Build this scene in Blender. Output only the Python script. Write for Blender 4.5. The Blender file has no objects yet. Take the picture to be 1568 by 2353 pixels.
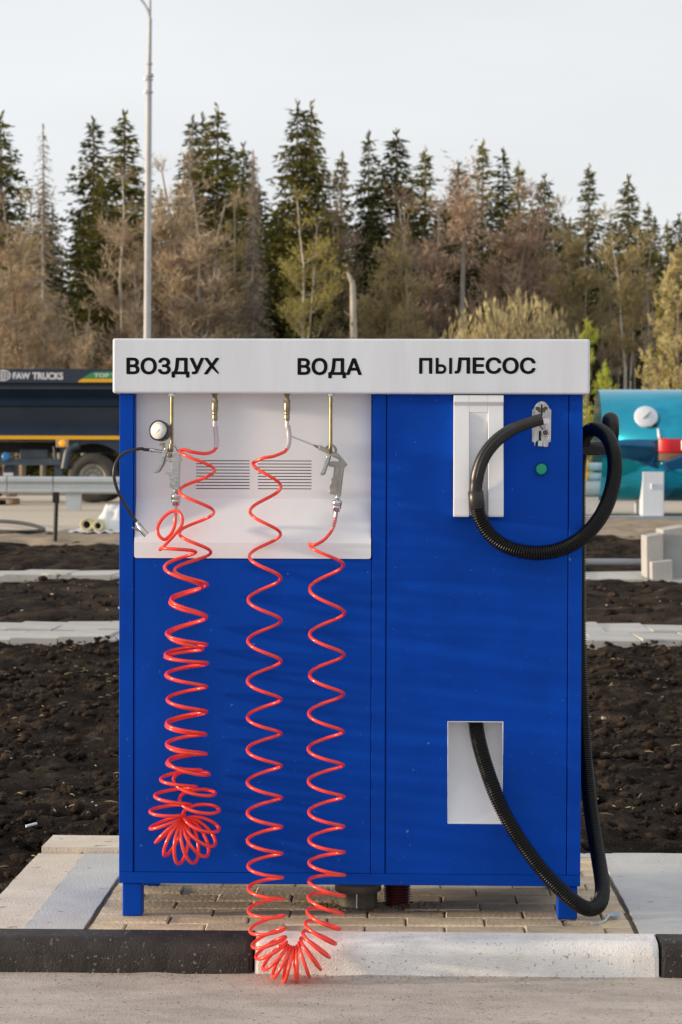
import bpy, bmesh, math, random
import numpy as np
from mathutils import Vector, Matrix, noise

# ------------------------------------------------------------------ camera, sky, sun, exposure
scn = bpy.context.scene
COL = scn.collection
W0, H0, FPX = 1568.0, 2353.0, 1568.0 * 80.0 / 24.0      # measured picture size and focal length in the same pixels
CAMP = Vector((0.0, -5.89, 1.178))
PITCH, YAW, ROLL = math.radians(-1.151), math.radians(1.44), math.radians(0.18)
CROT = (Matrix.Rotation(YAW, 3, 'Z') @ Matrix.Rotation(math.radians(90) + PITCH, 3, 'X') @ Matrix.Rotation(ROLL, 3, 'Z'))
cd = bpy.data.cameras.new('camera'); cam = bpy.data.objects.new('camera', cd); COL.objects.link(cam)
cam.matrix_world = Matrix.Translation(CAMP) @ CROT.to_4x4()
cd.sensor_fit = 'HORIZONTAL'; cd.sensor_width = 24.0; cd.lens = 80.0
cd.clip_start = 0.05; cd.clip_end = 3000.0
cd.dof.use_dof = True; cd.dof.focus_distance = 5.86; cd.dof.aperture_fstop = 11.0
scn.camera = cam

SUN_EL, SUN_AZ = math.radians(6.0), math.radians(7.5)   # low sun from the left, a little in front of the machine's face
SDIR = Vector((-math.cos(SUN_AZ) * math.cos(SUN_EL), -math.sin(SUN_AZ) * math.cos(SUN_EL), math.sin(SUN_EL)))
ld = bpy.data.lights.new('sun', 'SUN'); sun = bpy.data.objects.new('sun', ld); COL.objects.link(sun)
ld.energy = 5.0; ld.angle = math.radians(2.6); ld.color = (1.0, 0.80, 0.57)
sun.rotation_euler = SDIR.to_track_quat('Z', 'Y').to_euler()

wd = bpy.data.worlds.new('World'); scn.world = wd; wd.use_nodes = True
nt = wd.node_tree; nt.nodes.clear()
wo = nt.nodes.new('ShaderNodeOutputWorld'); bg = nt.nodes.new('ShaderNodeBackground')
sky = nt.nodes.new('ShaderNodeTexSky'); sky.sky_type = 'NISHITA'; sky.sun_disc = False
sky.sun_elevation = SUN_EL; sky.sun_rotation = math.atan2(SDIR.x, SDIR.y)
sky.air_density = 1.0; sky.dust_density = 2.5; sky.ozone_density = 1.0
# thin, even high cloud over the whole sky: the sky is mixed with a pale veil broken by faint streaks
tc = nt.nodes.new('ShaderNodeTexCoord'); mp = nt.nodes.new('ShaderNodeMapping'); mp.inputs['Scale'].default_value = (1.2, 1.2, 5.0)
nz = nt.nodes.new('ShaderNodeTexNoise'); nz.inputs['Scale'].default_value = 1.6; nz.inputs['Detail'].default_value = 5.0
rp = nt.nodes.new('ShaderNodeMapRange'); rp.inputs['From Min'].default_value = 0.3; rp.inputs['From Max'].default_value = 0.7
rp.inputs['To Min'].default_value = 0.66; rp.inputs['To Max'].default_value = 0.86
mx = nt.nodes.new('ShaderNodeMix'); mx.data_type = 'RGBA'
mx.inputs['B'].default_value = (8.45, 8.62, 8.9, 1.0)
nt.links.new(tc.outputs['Generated'], mp.inputs['Vector']); nt.links.new(mp.outputs['Vector'], nz.inputs['Vector'])
nt.links.new(nz.outputs['Fac'], rp.inputs['Value']); nt.links.new(rp.outputs['Result'], mx.inputs['Factor'])
nt.links.new(sky.outputs['Color'], mx.inputs['A']); nt.links.new(mx.outputs['Result'], bg.inputs['Color'])
bg.inputs['Strength'].default_value = 0.122
nt.links.new(bg.outputs['Background'], wo.inputs['Surface'])

vs = scn.view_settings
vs.view_transform = 'Standard'; vs.look = 'None'; vs.exposure = 0.0; vs.gamma = 1.0; vs.use_curve_mapping = False

# ------------------------------------------------------------------ helpers
def ray(px, py):
    v = Vector(((px - W0 / 2) / FPX, -(py - H0 / 2) / FPX, -1.0))
    return CROT @ v
def P(px, py, Y=0.0):                      # point on the upright plane at depth Y
    d = ray(px, py); t = (Y - CAMP.y) / d.y
    return CAMP + d * t
def zg(Y):                                 # level of the made ground, gently rising away from the machine
    D = Y + 5.89
    if D < 8: return 0.0
    if D < 44: return 0.0076 * (D - 8)
    if D < 50: return 0.2736 + 0.0097 * (D - 44)
    return 0.333
def G(px, py, dz=0.0):                     # point on the ground
    d = ray(px, py); Y = 1.0
    for _ in range(60):
        z = zg(Y) + dz; t = (z - CAMP.z) / d.z
        Yn = CAMP.y + d.y * t
        Y = 0.5 * Y + 0.5 * min(Yn, 400)
    return Vector((CAMP.x + d.x * (Y - CAMP.y) / d.y, Y, zg(Y) + dz))
def X0(px, Y=0.0): return P(px, 1500, Y).x
def Z0(py, Y=0.0): return P(807, py, Y).z

class MB:
    def __init__(s): s.v = []; s.f = []; s.sm = []; s.mi = []; s.cur = 0
    def add(s, vs_, fs, smooth=False):
        o = len(s.v); s.v += [tuple(v) for v in vs_]
        for f in fs: s.f.append(tuple(i + o for i in f)); s.sm.append(smooth); s.mi.append(s.cur)
        return s
    def box(s, x0, x1, y0, y1, z0, z1):
        v = [(x, y, z) for z in (z0, z1) for y in (y0, y1) for x in (x0, x1)]
        return s.add(v, [(0, 2, 3, 1), (4, 5, 7, 6), (0, 1, 5, 4), (2, 6, 7, 3), (0, 4, 6, 2), (1, 3, 7, 5)])
    def quad(s, a, b, c, d): return s.add([a, b, c, d], [(0, 1, 2, 3)])
    def tube(s, pts, rad, n=10, cap=True, smooth=True):
        pts = [Vector(p) for p in pts]; m = len(pts)
        rads = rad if isinstance(rad, (list, tuple, np.ndarray)) else [rad] * m
        T = []
        for i in range(m):
            t = pts[min(i + 1, m - 1)] - pts[max(i - 1, 0)]
            T.append(t.normalized() if t.length > 1e-12 else (T[-1] if T else Vector((0, 0, 1))))
        ref = Vector((0, 1, 0)) if abs(T[0].y) < 0.9 else Vector((1, 0, 0))
        N = (ref - T[0] * ref.dot(T[0])).normalized()
        vs_ = []
        cs = [(math.cos(2 * math.pi * k / n), math.sin(2 * math.pi * k / n)) for k in range(n)]
        for i in range(m):
            N = (N - T[i] * N.dot(T[i]))
            N = N.normalized() if N.length > 1e-9 else T[i].orthogonal().normalized()
            B = T[i].cross(N)
            for c, q in cs: vs_.append(pts[i] + (N * c + B * q) * rads[i])
        fs = [(i * n + k, i * n + (k + 1) % n, (i + 1) * n + (k + 1) % n, (i + 1) * n + k) for i in range(m - 1) for k in range(n)]
        s.add(vs_, fs, smooth)
        if cap:
            s.add(vs_[:n], [tuple(range(n))[::-1]]); s.add(vs_[-n:], [tuple(range(n))])
        return s
    def lathe(s, base, axis, prof, n=24, smooth=True):       # prof: (along axis, radius)
        a = Vector(axis).normalized(); b = Vector(base)
        return s.tube([b + a * h + a * (1e-6 * i) for i, (h, r) in enumerate(prof)], [r for h, r in prof], n, True, smooth) if False else s._lathe(b, a, prof, n, smooth)
    def _lathe(s, b, a, prof, n, smooth):
        u = a.orthogonal().normalized(); w = a.cross(u); vs_ = []
        for h, r in prof:
            for k in range(n):
                t = 2 * math.pi * k / n; vs_.append(b + a * h + (u * math.cos(t) + w * math.sin(t)) * r)
        m = len(prof)
        s.add(vs_, [(i * n + k, i * n + (k + 1) % n, (i + 1) * n + (k + 1) % n, (i + 1) * n + k) for i in range(m - 1) for k in range(n)], smooth)
        if prof[0][1] > 1e-5: s.add(vs_[:n], [tuple(range(n))[::-1]])
        if prof[-1][1] > 1e-5: s.add(vs_[-n:], [tuple(range(n))])
        return s
    def prism(s, poly, y0, y1):                               # polygon in XZ, thick in Y
        n = len(poly)
        ar = sum(poly[i][0] * poly[(i + 1) % n][1] - poly[(i + 1) % n][0] * poly[i][1] for i in range(n))
        if ar < 0: poly = poly[::-1]
        v = [(x, y0, z) for x, z in poly] + [(x, y1, z) for x, z in poly]
        return s.add(v, [tuple(range(n)), tuple(range(2 * n - 1, n - 1, -1))] + [(i, i + n, (i + 1) % n + n, (i + 1) % n) for i in range(n)])
    def extx(s, poly, x0, x1):                                # polygon in YZ, long in X
        n = len(poly)
        v = [(x0, y, z) for y, z in poly] + [(x1, y, z) for y, z in poly]
        return s.add(v, [tuple(range(n)), tuple(range(2 * n - 1, n - 1, -1))] + [(i, i + n, (i + 1) % n + n, (i + 1) % n) for i in range(n)])
    def mesh(s, name, *mats):
        me = bpy.data.meshes.new(name); me.from_pydata(s.v, [], s.f); me.validate(clean_customdata=False)
        if len(me.polygons) == len(s.sm):
            me.polygons.foreach_set('use_smooth', s.sm); me.polygons.foreach_set('material_index', s.mi)
        bm = bmesh.new(); bm.from_mesh(me); bmesh.ops.recalc_face_normals(bm, faces=bm.faces); bm.to_mesh(me); bm.free()
        for m in mats: me.materials.append(m)
        return me
    def build(s, name, mat, parent=None, bevel=0.0, seg=2, origin=None):
        mats = mat if isinstance(mat, (list, tuple)) else [mat]
        me = s.mesh(name, *mats)
        o = bpy.data.objects.new(name, me); COL.objects.link(o)
        if parent is not None: attach(o, parent)
        if bevel > 0:
            b = o.modifiers.new('edge', 'BEVEL'); b.width = bevel; b.segments = seg; b.limit_method = 'ANGLE'; b.angle_limit = math.radians(40)
            b.harden_normals = False
        return o
def wmat(o):
    return o.matrix_basis.copy() if o.parent is None else wmat(o.parent) @ o.matrix_parent_inverse @ o.matrix_basis
def attach(o, parent):
    o.parent = parent
    o.matrix_parent_inverse = wmat(parent).inverted()
def empty(name, loc=(0, 0, 0)):
    e = bpy.data.objects.new(name, None); e.location = loc; e.empty_display_size = 0.1; COL.objects.link(e); return e
def tag(o, label, cat, group=None):
    o['label'] = label; o['category'] = cat
    if group: o['group'] = group
    return o
def setting(o): o['kind'] = 'structure'; return o
def stuff(o): o['kind'] = 'stuff'; return o
def crom(pts, per=8):                      # Catmull-Rom through points (Vectors)
    pts = [Vector(p) for p in pts]; out = []
    for i in range(len(pts) - 1):
        p0 = pts[i - 1] if i else pts[0] * 2 - pts[1]
        p1, p2 = pts[i], pts[i + 1]
        p3 = pts[i + 2] if i + 2 < len(pts) else p2 * 2 - p1
        for k in range(per):
            t = k / per
            out.append(0.5 * ((2 * p1) + (p2 - p0) * t + (2 * p0 - 5 * p1 + 4 * p2 - p3) * t * t + (3 * p1 - p0 - 3 * p2 + p3) * t ** 3))
    out.append(pts[-1]); return out
def resample(pts, step):
    pts = [Vector(p) for p in pts]; L = [0.0]
    for a, b in zip(pts, pts[1:]): L.append(L[-1] + (b - a).length)
    n = max(2, int(L[-1] / step)); xs = np.linspace(0, L[-1], n + 1)
    A = np.array([tuple(p) for p in pts]); L = np.array(L)
    return [Vector(v) for v in np.stack([np.interp(xs, L, A[:, i]) for i in range(3)], 1)], L[-1]

# ------------------------------------------------------------------ materials
def mat(name, col, rough=0.5, metal=0.0, var=0.0, vscale=8.0, col2=None, bump=0.0, bscale=60.0, spec=0.5, coat=0.0, stretch=None, rvar=0.0, rand=0.0, trans=0.0, sss=0.0, detail=6.0, lo=0.35, hi=0.65, bdist=0.01):
    m = bpy.data.materials.new(name); m.use_nodes = True; t = m.node_tree; N = t.nodes; L = t.links
    b = N['Principled BSDF']; b.inputs['Roughness'].default_value = rough; b.inputs['Metallic'].default_value = metal
    b.inputs['Specular IOR Level'].default_value = spec; b.inputs['Coat Weight'].default_value = coat
    if sss: b.inputs['Subsurface Weight'].default_value = sss; b.inputs['Subsurface Radius'].default_value = (0.01, 0.002, 0.002)
    if trans: b.inputs['Transmission Weight'].default_value = trans
    c1 = (*col, 1.0); b.inputs['Base Color'].default_value = c1
    co = N.new('ShaderNodeTexCoord'); mpn = N.new('ShaderNodeMapping')
    if stretch: mpn.inputs['Scale'].default_value = stretch
    L.new(co.outputs['Object'], mpn.inputs['Vector'])
    src = None
    if var > 0 or col2 is not None:
        n = N.new('ShaderNodeTexNoise'); n.inputs['Scale'].default_value = vscale; n.inputs['Detail'].default_value = detail; n.inputs['Roughness'].default_value = 0.62
        L.new(mpn.outputs['Vector'], n.inputs['Vector'])
        mr = N.new('ShaderNodeMapRange'); mr.inputs['From Min'].default_value = lo; mr.inputs['From Max'].default_value = hi
        L.new(n.outputs['Fac'], mr.inputs['Value'])
        mixn = N.new('ShaderNodeMix'); mixn.data_type = 'RGBA'
        if col2 is None:
            mixn.inputs['A'].default_value = (*[c * (1 - var) for c in col], 1); mixn.inputs['B'].default_value = (*[min(1, c * (1 + var)) for c in col], 1)
        else:
            mixn.inputs['A'].default_value = c1; mixn.inputs['B'].default_value = (*col2, 1)
        L.new(mr.outputs['Result'], mixn.inputs['Factor']); src = mixn.outputs['Result']
        if rvar:
            m2 = N.new('ShaderNodeMapRange'); m2.inputs['To Min'].default_value = max(0.02, rough - rvar); m2.inputs['To Max'].default_value = min(1, rough + rvar)
            L.new(n.outputs['Fac'], m2.inputs['Value']); L.new(m2.outputs['Result'], b.inputs['Roughness'])
    if rand:
        oi = N.new('ShaderNodeObjectInfo'); hv = N.new('ShaderNodeHueSaturation'); m3 = N.new('ShaderNodeMapRange')
        m3.inputs['To Min'].default_value = 1 - rand; m3.inputs['To Max'].default_value = 1 + rand
        L.new(oi.outputs['Random'], m3.inputs['Value']); L.new(m3.outputs['Result'], hv.inputs['Value'])
        if src is not None: L.new(src, hv.inputs['Color'])
        else: hv.inputs['Color'].default_value = c1
        src = hv.outputs['Color']
    if src is not None: L.new(src, b.inputs['Base Color'])
    if bump > 0:
        n2 = N.new('ShaderNodeTexNoise'); n2.inputs['Scale'].default_value = bscale; n2.inputs['Detail'].default_value = 5.0
        L.new(mpn.outputs['Vector'], n2.inputs['Vector'])
        bp = N.new('ShaderNodeBump'); bp.inputs['Strength'].default_value = bump; bp.inputs['Distance'].default_value = bdist
        L.new(n2.outputs['Fac'], bp.inputs['Height']); L.new(bp.outputs['Normal'], b.inputs['Normal'])
    return m
def speckle(m, col, scale, thresh, width=0.02):               # scatter small specks of another colour over a material
    t = m.node_tree; N = t.nodes; L = t.links; b = N['Principled BSDF']
    co = N.new('ShaderNodeTexCoord'); n = N.new('ShaderNodeTexNoise'); n.inputs['Scale'].default_value = scale; n.inputs['Detail'].default_value = 2.0
    L.new(co.outputs['Object'], n.inputs['Vector'])
    mr = N.new('ShaderNodeMapRange'); mr.inputs['From Min'].default_value = thresh; mr.inputs['From Max'].default_value = thresh + width
    L.new(n.outputs['Fac'], mr.inputs['Value'])
    mixn = N.new('ShaderNodeMix'); mixn.data_type = 'RGBA'; mixn.inputs['B'].default_value = (*col, 1)
    inp = b.inputs['Base Color']
    if inp.is_linked: L.new(inp.links[0].from_socket, mixn.inputs['A'])
    else: mixn.inputs['A'].default_value = inp.default_value
    L.new(mr.outputs['Result'], mixn.inputs['Factor']); L.new(mixn.outputs['Result'], inp)
    return m

M = {}
M['blue'] = speckle(mat('blue_paint', (0.0, 0.054, 0.41), 0.5, spec=0.10, var=0.10, vscale=5.0, bump=0.012, bscale=500, rvar=0.1), (0.05, 0.14, 0.42), 130, 0.715, 0.03)
speckle(M['blue'], (0.10, 0.20, 0.42), 55, 0.735, 0.04)
M['white'] = mat('white_paint', (0.68, 0.72, 0.79), 0.38, var=0.045, vscale=3.0, stretch=(6, 6, 0.6))
M['whitep'] = mat('white_plastic', (0.80, 0.82, 0.87), 0.35, var=0.025, vscale=6.0)
M['ink'] = mat('black_ink', (0.006, 0.006, 0.008), 0.5, spec=.1)
M['dark'] = mat('dark_gap', (0.012, 0.012, 0.014), 0.8)  # near-black standing in for the shade inside slots and openings
M['red'] = mat('red_hose', (0.96, 0.062, 0.034), 0.26, var=0.08, vscale=20, coat=0.25, sss=0.15)
M['brass'] = mat('brass', (0.30, 0.25, 0.18), 0.40, 1.0, var=0.15, vscale=40)
M['zincrod'] = mat('passivated_rod', (0.30, 0.235, 0.12), 0.38, 1.0, var=0.25, vscale=60)
M['steel'] = mat('bright_steel', (0.60, 0.60, 0.61), 0.24, 1.0, var=0.08, vscale=30)
M['alu'] = mat('polished_cast_alloy', (0.52, 0.52, 0.52), 0.20, 1.0, var=0.06, vscale=40, bump=0.05, bscale=150)
M['greygun'] = mat('grey_enamel', (0.30, 0.29, 0.27), 0.45, var=0.06, vscale=40)
M['blackp'] = mat('black_plastic', (0.016, 0.016, 0.018), 0.36, var=0.2, vscale=25, bump=0.03, bscale=200)
M['blackr'] = mat('black_corrugated', (0.005, 0.005, 0.006), 0.30, spec=.28, var=0.25, vscale=14, rvar=0.1)
M['clear'] = mat('cloudy_tube', (0.52, 0.46, 0.50), 0.2, var=0.1, vscale=30, spec=0.6)
M['green'] = mat('green_button', (0.0, 0.33, 0.17), 0.4)
M['dial'] = mat('gauge_dial', (0.82, 0.82, 0.80), 0.3)
M['glass'] = mat('gauge_mark', (0.12, 0.12, 0.12), 0.5)
M['zinc'] = mat('galvanised_plate', (0.55, 0.55, 0.56), 0.4, 0.7, var=0.3, vscale=90, stretch=(1, 1, 0.3), bump=0.05, bscale=200)
M['brown'] = mat('brown_coat', (0.13, 0.06, 0.05), 0.5)
M['olive'] = mat('olive_metal', (0.10, 0.09, 0.055), 0.5, 0.4)
M['brick'] = mat('paving_brick', (0.53, 0.425, 0.29), 0.85, spec=.15, col2=(0.70, 0.575, 0.41), vscale=9, bump=0.35, bscale=90, rand=0.10)
M['joint'] = mat('sandy_joint', (0.13, 0.10, 0.065), 0.95, var=0.4, vscale=40, bump=0.5, bscale=120)
M['concl'] = speckle(mat('pale_concrete', (0.62, 0.53, 0.43), 0.85, spec=.2, col2=(0.77, 0.67, 0.55), vscale=5, bump=0.3, bscale=160), (0.25, 0.21, 0.17), 28, 0.66, 0.06)
M['concg'] = speckle(mat('grey_concrete', (0.47, 0.47, 0.46), 0.85, col2=(0.58, 0.57, 0.54), vscale=5, bump=0.3, bscale=160), (0.26, 0.25, 0.23), 24, 0.68, 0.06)
M['kerbw'] = speckle(mat('white_kerb_paint', (0.90, 0.88, 0.86), 0.75, col2=(0.76, 0.73, 0.70), vscale=8, bump=0.5, bscale=260), (0.45, 0.41, 0.37), 110, 0.64, 0.06)
M['kerbb'] = speckle(mat('black_kerb_paint', (0.022, 0.020, 0.020), 0.6, spec=.25, col2=(0.046, 0.038, 0.034), vscale=16, bump=0.55, bscale=260), (0.17, 0.15, 0.13), 95, 0.645, 0.06)
M['road'] = speckle(speckle(mat('dusty_asphalt', (0.48, 0.425, 0.375), 0.9, spec=.2, col2=(0.68, 0.60, 0.535), vscale=6, detail=9, bump=0.9, bscale=160, stretch=(1, 2.0, 1)), (0.72, 0.66, 0.58), 130, 0.66, 0.03), (0.22, 0.19, 0.16), 90, 0.655, 0.05)
M['soil'] = speckle(mat('black_soil', (0.016, 0.0115, 0.009), 0.95, spec=.08, bdist=.03, detail=9, col2=(0.084, 0.062, 0.046), vscale=3, bump=1.0, bscale=130), (0.20, 0.17, 0.13), 70, 0.69, 0.03)
M['clod'] = mat('soil_clod', (0.014, 0.010, 0.0075), 0.95, spec=.08, bdist=.02, col2=(0.072, 0.053, 0.040), vscale=9, bump=1.0, bscale=120)
M['chip'] = mat('pale_chips', (0.42, 0.37, 0.29), 0.8, var=0.4, vscale=3)
M['sand'] = mat('sandy_soil', (0.24, 0.18, 0.12), 0.95, col2=(0.33, 0.26, 0.18), vscale=3, bump=0.6, bscale=25)
M['froad'] = mat('pale_concrete_road', (0.46, 0.39, 0.30), 0.9, col2=(0.56, 0.48, 0.38), vscale=0.5, stretch=(0.3, 3, 1))
M['field'] = mat('rough_ground', (0.09, 0.075, 0.05), 0.95, col2=(0.16, 0.13, 0.075), vscale=0.35, bump=0.6, bscale=4)
M['pathw'] = mat('path_slab', (0.40, 0.39, 0.37), 0.85, col2=(0.50, 0.48, 0.45), vscale=3, bump=0.2, bscale=60, rand=0.06)

# ------------------------------------------------------------------ the ground and the setting
random.seed(7)
m = MB()
ys = [-60, -6, -0.4, 0.3, 2.2, 38.0, 44.2, 60, 160, 900]
zsg = [-0.35, -0.35, -0.35, -0.25, -0.16, zg(38) - .14, zg(44.2) - .12, .23, .25, .25]
xs = [-900, -120, -30, 0, 30, 120, 900]
for i in range(len(ys)):
    for x in xs: m.v.append((x, ys[i], zsg[i]))
nx = len(xs)
for i in range(len(ys) - 1):
    for j in range(nx - 1):
        m.f.append((i * nx + j, i * nx + j + 1, (i + 1) * nx + j + 1, (i + 1) * nx + j)); m.sm.append(False); m.mi.append(0)
setting(m.build('ground', M['field']))

KF, KB = -0.29, -0.17                       # kerb front and back
ROADZ = -0.082
# forecourt road: a fine, faintly uneven sheet near the kerb
m = MB()
gx = np.linspace(-6, 6, 161); gy = np.concatenate([np.linspace(KF + 0.02, -1.2, 40), np.linspace(-1.5, -14, 20)])
for y in gy:
    for x in gx:
        z = ROADZ + 0.0025 * noise.noise((x * 3, y * 3, 0)) + 0.002 * noise.noise((x * 17, y * 17, 3))
        if y > KF - 0.07: z += 0.006 * max(0, noise.noise((x * 9, 0, 8)) + 0.35) * (1 - (KF - y) / 0.09 if y < KF else 1)
        m.v.append((x, y, z))
nx = len(gx)
for i in range(len(gy) - 1):
    for j in range(nx - 1):
        m.f.append((i * nx + j, (i + 1) * nx + j, (i + 1) * nx + j + 1, i * nx + j + 1)); m.sm.append(True); m.mi.append(0)
setting(m.build('road', M['road']))

# kerb stones, a metre each, painted black and white
def kerb_stone(x0, x1, mt, label):
    poly = [(KF - 0.012, ROADZ - 0.14), (KF + 0.002, -0.030), (KF + 0.008, -0.012), (KF + 0.022, -0.001), (KF + 0.038, 0.003), (KB - 0.003, 0.004), (KB - 0.003, ROADZ - 0.14)]
    m = MB(); n = 90; L = len(poly)
    for i in range(n + 1):
        x = x0 + (x1 - x0) * i / n
        for k, (y, z) in enumerate(poly):
            w = 0.0014 * noise.noise((x * 45, y * 60, z * 60)) + 0.0012 * noise.noise((x * 7, 0, 0)) if 1 <= k <= 4 else 0
            c = 0.0
            if i in (0, n) and 1 <= k <= 4: c = 0.004
            m.v.append((x, y + w + c, z + w * 0.8 - c * 0.6))
    for i in range(n):
        for k in range(L):
            a, b = i * L + k, i * L + (k + 1) % L
            m.f.append((a, b, b + L, a + L)); m.sm.append(k in (1, 2, 3)); m.mi.append(0)
    m.f.append(tuple(range(L))[::-1]); m.f.append(tuple(range(n * L, n * L + L))); m.sm += [False, False]; m.mi += [0, 0]
    return tag(m.build('kerb_stone', mt), label, 'kerb', 'painted kerb stones along the road')
xa, xb = P(583, 2190, KF).x, P(1518, 2190, KF).x
kerb_stone(xa + 0.003, xb - 0.003, M['kerbw'], 'white painted kerb stone under the looped red hose')
kerb_stone(xa - 1.0, xa - 0.003, M['kerbb'], 'black painted kerb stone before the pale concrete border strip')
kerb_stone(xb + 0.003, xb + 1.0, M['kerbb'], 'black painted kerb stone beside the cracked grey slab')
kerb_stone(xa - 2.0, xa - 1.005, M['kerbw'], 'white painted kerb stone beyond the black one at the soil')
kerb_stone(xb + 1.005, xb + 2.0, M['kerbw'], 'white painted kerb stone beyond the black one at the cracked slab')
# dirt along the foot of the kerb
m = MB(); rnd = random.Random(3)
for i in range(900):
    x = rnd.uniform(-1.3, 1.2); y = KF - 0.014 - abs(rnd.gauss(0, 0.02)); r = rnd.uniform(0.0012, 0.0042)
    if 0.4 < noise.noise((x * 4, 0, 5)) + rnd.random() * 0.9:
        a = [Vector((rnd.uniform(-1, 1), rnd.uniform(-1, 1), rnd.uniform(-.3, 1))).normalized() * r * rnd.uniform(.6, 1.5) for _ in range(5)]
        c = Vector((x, y, ROADZ + 0.003)); m.add([c + q for q in a], [(0, 1, 2), (0, 2, 3), (0, 3, 4), (1, 2, 4), (2, 3, 4), (0, 1, 4)])
for i in range(700):
    x = rnd.uniform(-1.3, 1.2); y = rnd.uniform(-1.3, KF - .03); r = rnd.choice((.0012, .0016, .002, .0032))
    a = [Vector((rnd.uniform(-1, 1), rnd.uniform(-1, 1), rnd.uniform(-.3, 1))).normalized() * r * rnd.uniform(.6, 1.5) for _ in range(5)]
    c = Vector((x, y, ROADZ + 0.002)); m.add([c + q for q in a], [(0, 1, 2), (0, 2, 3), (0, 3, 4), (1, 2, 4), (2, 3, 4), (0, 1, 4)])
stuff(m.build('kerb_grit', mat('grit', (0.24, 0.19, 0.15), 0.95, col2=(0.55, 0.49, 0.42), vscale=50)))

# the paved pad: brick setts in a concrete surround
BX0, BX1, BY0, BY1 = -0.792, 0.610, KB, 0.955
pad = setting(MB().box(-1.0, 1.0, BY0, BY1 + .02, -0.20, -0.007).build('paving', M['joint']))
bw, bd, jt = 0.2, 0.1, 0.004
bme = {}
def brick_mesh(w, seed):
    key = (round(w, 3), seed)
    if key not in bme:
        r = random.Random(seed); mb = MB(); mb.box(-w / 2, w / 2, -bd / 2 + jt / 2, bd / 2 - jt / 2, -0.05, 0)
        mb.v = [(x + r.uniform(-.0015, .0015), y + r.uniform(-.0012, .0012), z) for x, y, z in mb.v]
        me = mb.mesh('brick', M['brick']); bm = bmesh.new(); bm.from_mesh(me)
        bmesh.ops.bevel(bm, geom=[e for e in bm.edges if all(v.co.z > -0.01 for v in e.verts)], offset=0.004, segments=1, affect='EDGES')
        bm.to_mesh(me); bm.free(); bme[key] = me
    return bme[key]
rnd = random.Random(11); row = 0; y = BY0 + 0.003
phase = {0: P(470, 2133, -0.13).x}
while y < BY1 - 0.02:
    x = BX0 + 0.004; base = phase[0] + (0.0 if row % 2 == 0 else 0.1) + rnd.uniform(-.006, .006)
    edges = [BX0 + 0.004]; k = math.floor((BX0 - base) / 0.204)
    while True:
        e = base + k * 0.204; k += 1
        if e < BX0 + 0.03: continue
        if e > BX1 - 0.03: break
        edges.append(e)
    edges.append(BX1 - 0.004)
    for a, b in zip(edges, edges[1:]):
        w = b - a - jt - rnd.choice((0, 0, .001, .004)); o = bpy.data.objects.new('brick', brick_mesh(round(w, 2), rnd.randrange(3)))
        COL.objects.link(o); o.location = ((a + b) / 2, y + bd / 2, rnd.uniform(-.003, .0015)); o.rotation_euler = (rnd.uniform(-.012, .012), rnd.uniform(-.008, .008), rnd.uniform(-.008, .008))
        attach(o, pad)
    y += bd + 0.0025; row += 1
# concrete surround
def slab(name, x0, x1, y0, y1, z0, mt, seed, amp=0.0007, edge=0.003, parent=None, step=0.02):
    m = MB(); nx = max(2, int((x1 - x0) / step)); ny = max(2, int((y1 - y0) / step))
    for i in range(ny + 1):
        for j in range(nx + 1):
            x = x0 + (x1 - x0) * j / nx; y = y0 + (y1 - y0) * i / ny
            if j in (0, nx): x += edge * noise.noise((x * 3, y * 9, seed))
            if i in (0, ny): y += edge * 0.5 * noise.noise((x * 9, y * 3, seed + 4))
            m.v.append((x, y, z0 + amp * noise.noise((x * 6, y * 6, seed)) + amp * .4 * noise.noise((x * 30, y * 30, seed))))
    for i in range(ny):
        for j in range(nx):
            a = i * (nx + 1) + j; m.f.append((a, a + 1, a + nx + 2, a + nx + 1)); m.sm.append(True); m.mi.append(0)
    ring = [j for j in range(nx + 1)] + [i * (nx + 1) + nx for i in range(1, ny + 1)] + [ny * (nx + 1) + j for j in range(nx - 1, -1, -1)] + [i * (nx + 1) for i in range(ny - 1, 0, -1)]
    t0 = len(m.v); m.v += [m.v[i] for i in ring]; n = len(ring); b0 = len(m.v); m.v += [(m.v[i][0], m.v[i][1], z0 - 0.12) for i in ring]; ring = list(range(t0, t0 + n))
    for i in range(n):
        m.f.append((ring[i], b0 + i, b0 + (i + 1) % n, ring[(i + 1) % n])); m.sm.append(False); m.mi.append(0)
    o = m.build(name, mt, parent)
    return o
SX0 = -1.09; SXJ = -0.949
setting(slab('border_strip', SX0, SXJ - 0.001, KB + 0.002, 0.975, -0.001, M['concl'], 2))
setting(slab('side_slab', SXJ + 0.001, BX0 - 0.006, KB + 0.002, 0.975, 0.001, M['concg'], 5))
setting(slab('back_edging', SX0 + 0.01, 0.30, 0.978, 1.20, 0.018, M['concl'], 9))
# right-hand slab, broken by a crack into three pieces
cs = setting(slab('cracked_slab', BX1 + 0.006, 0.905, KB + 0.002, 1.04, 0.002, M['concg'], 14))
slab('slab_piece', 0.909, 1.90, KB + 0.002, 0.40, 0.000, M['concg'], 21, edge=0.03, parent=cs)
slab('slab_piece', 0.912, 1.90, 0.405, 0.845, 0.003, M['concg'], 27, edge=0.035, parent=cs)
slab('slab_piece', 0.909, 1.90, 0.852, 1.04, 0.000, M['concg'], 33, edge=0.02, parent=cs)
slab('slab_back', 0.32, BX1 + 0.004, 0.975, 1.04, 0.000, M['concg'], 35, parent=cs)

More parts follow.
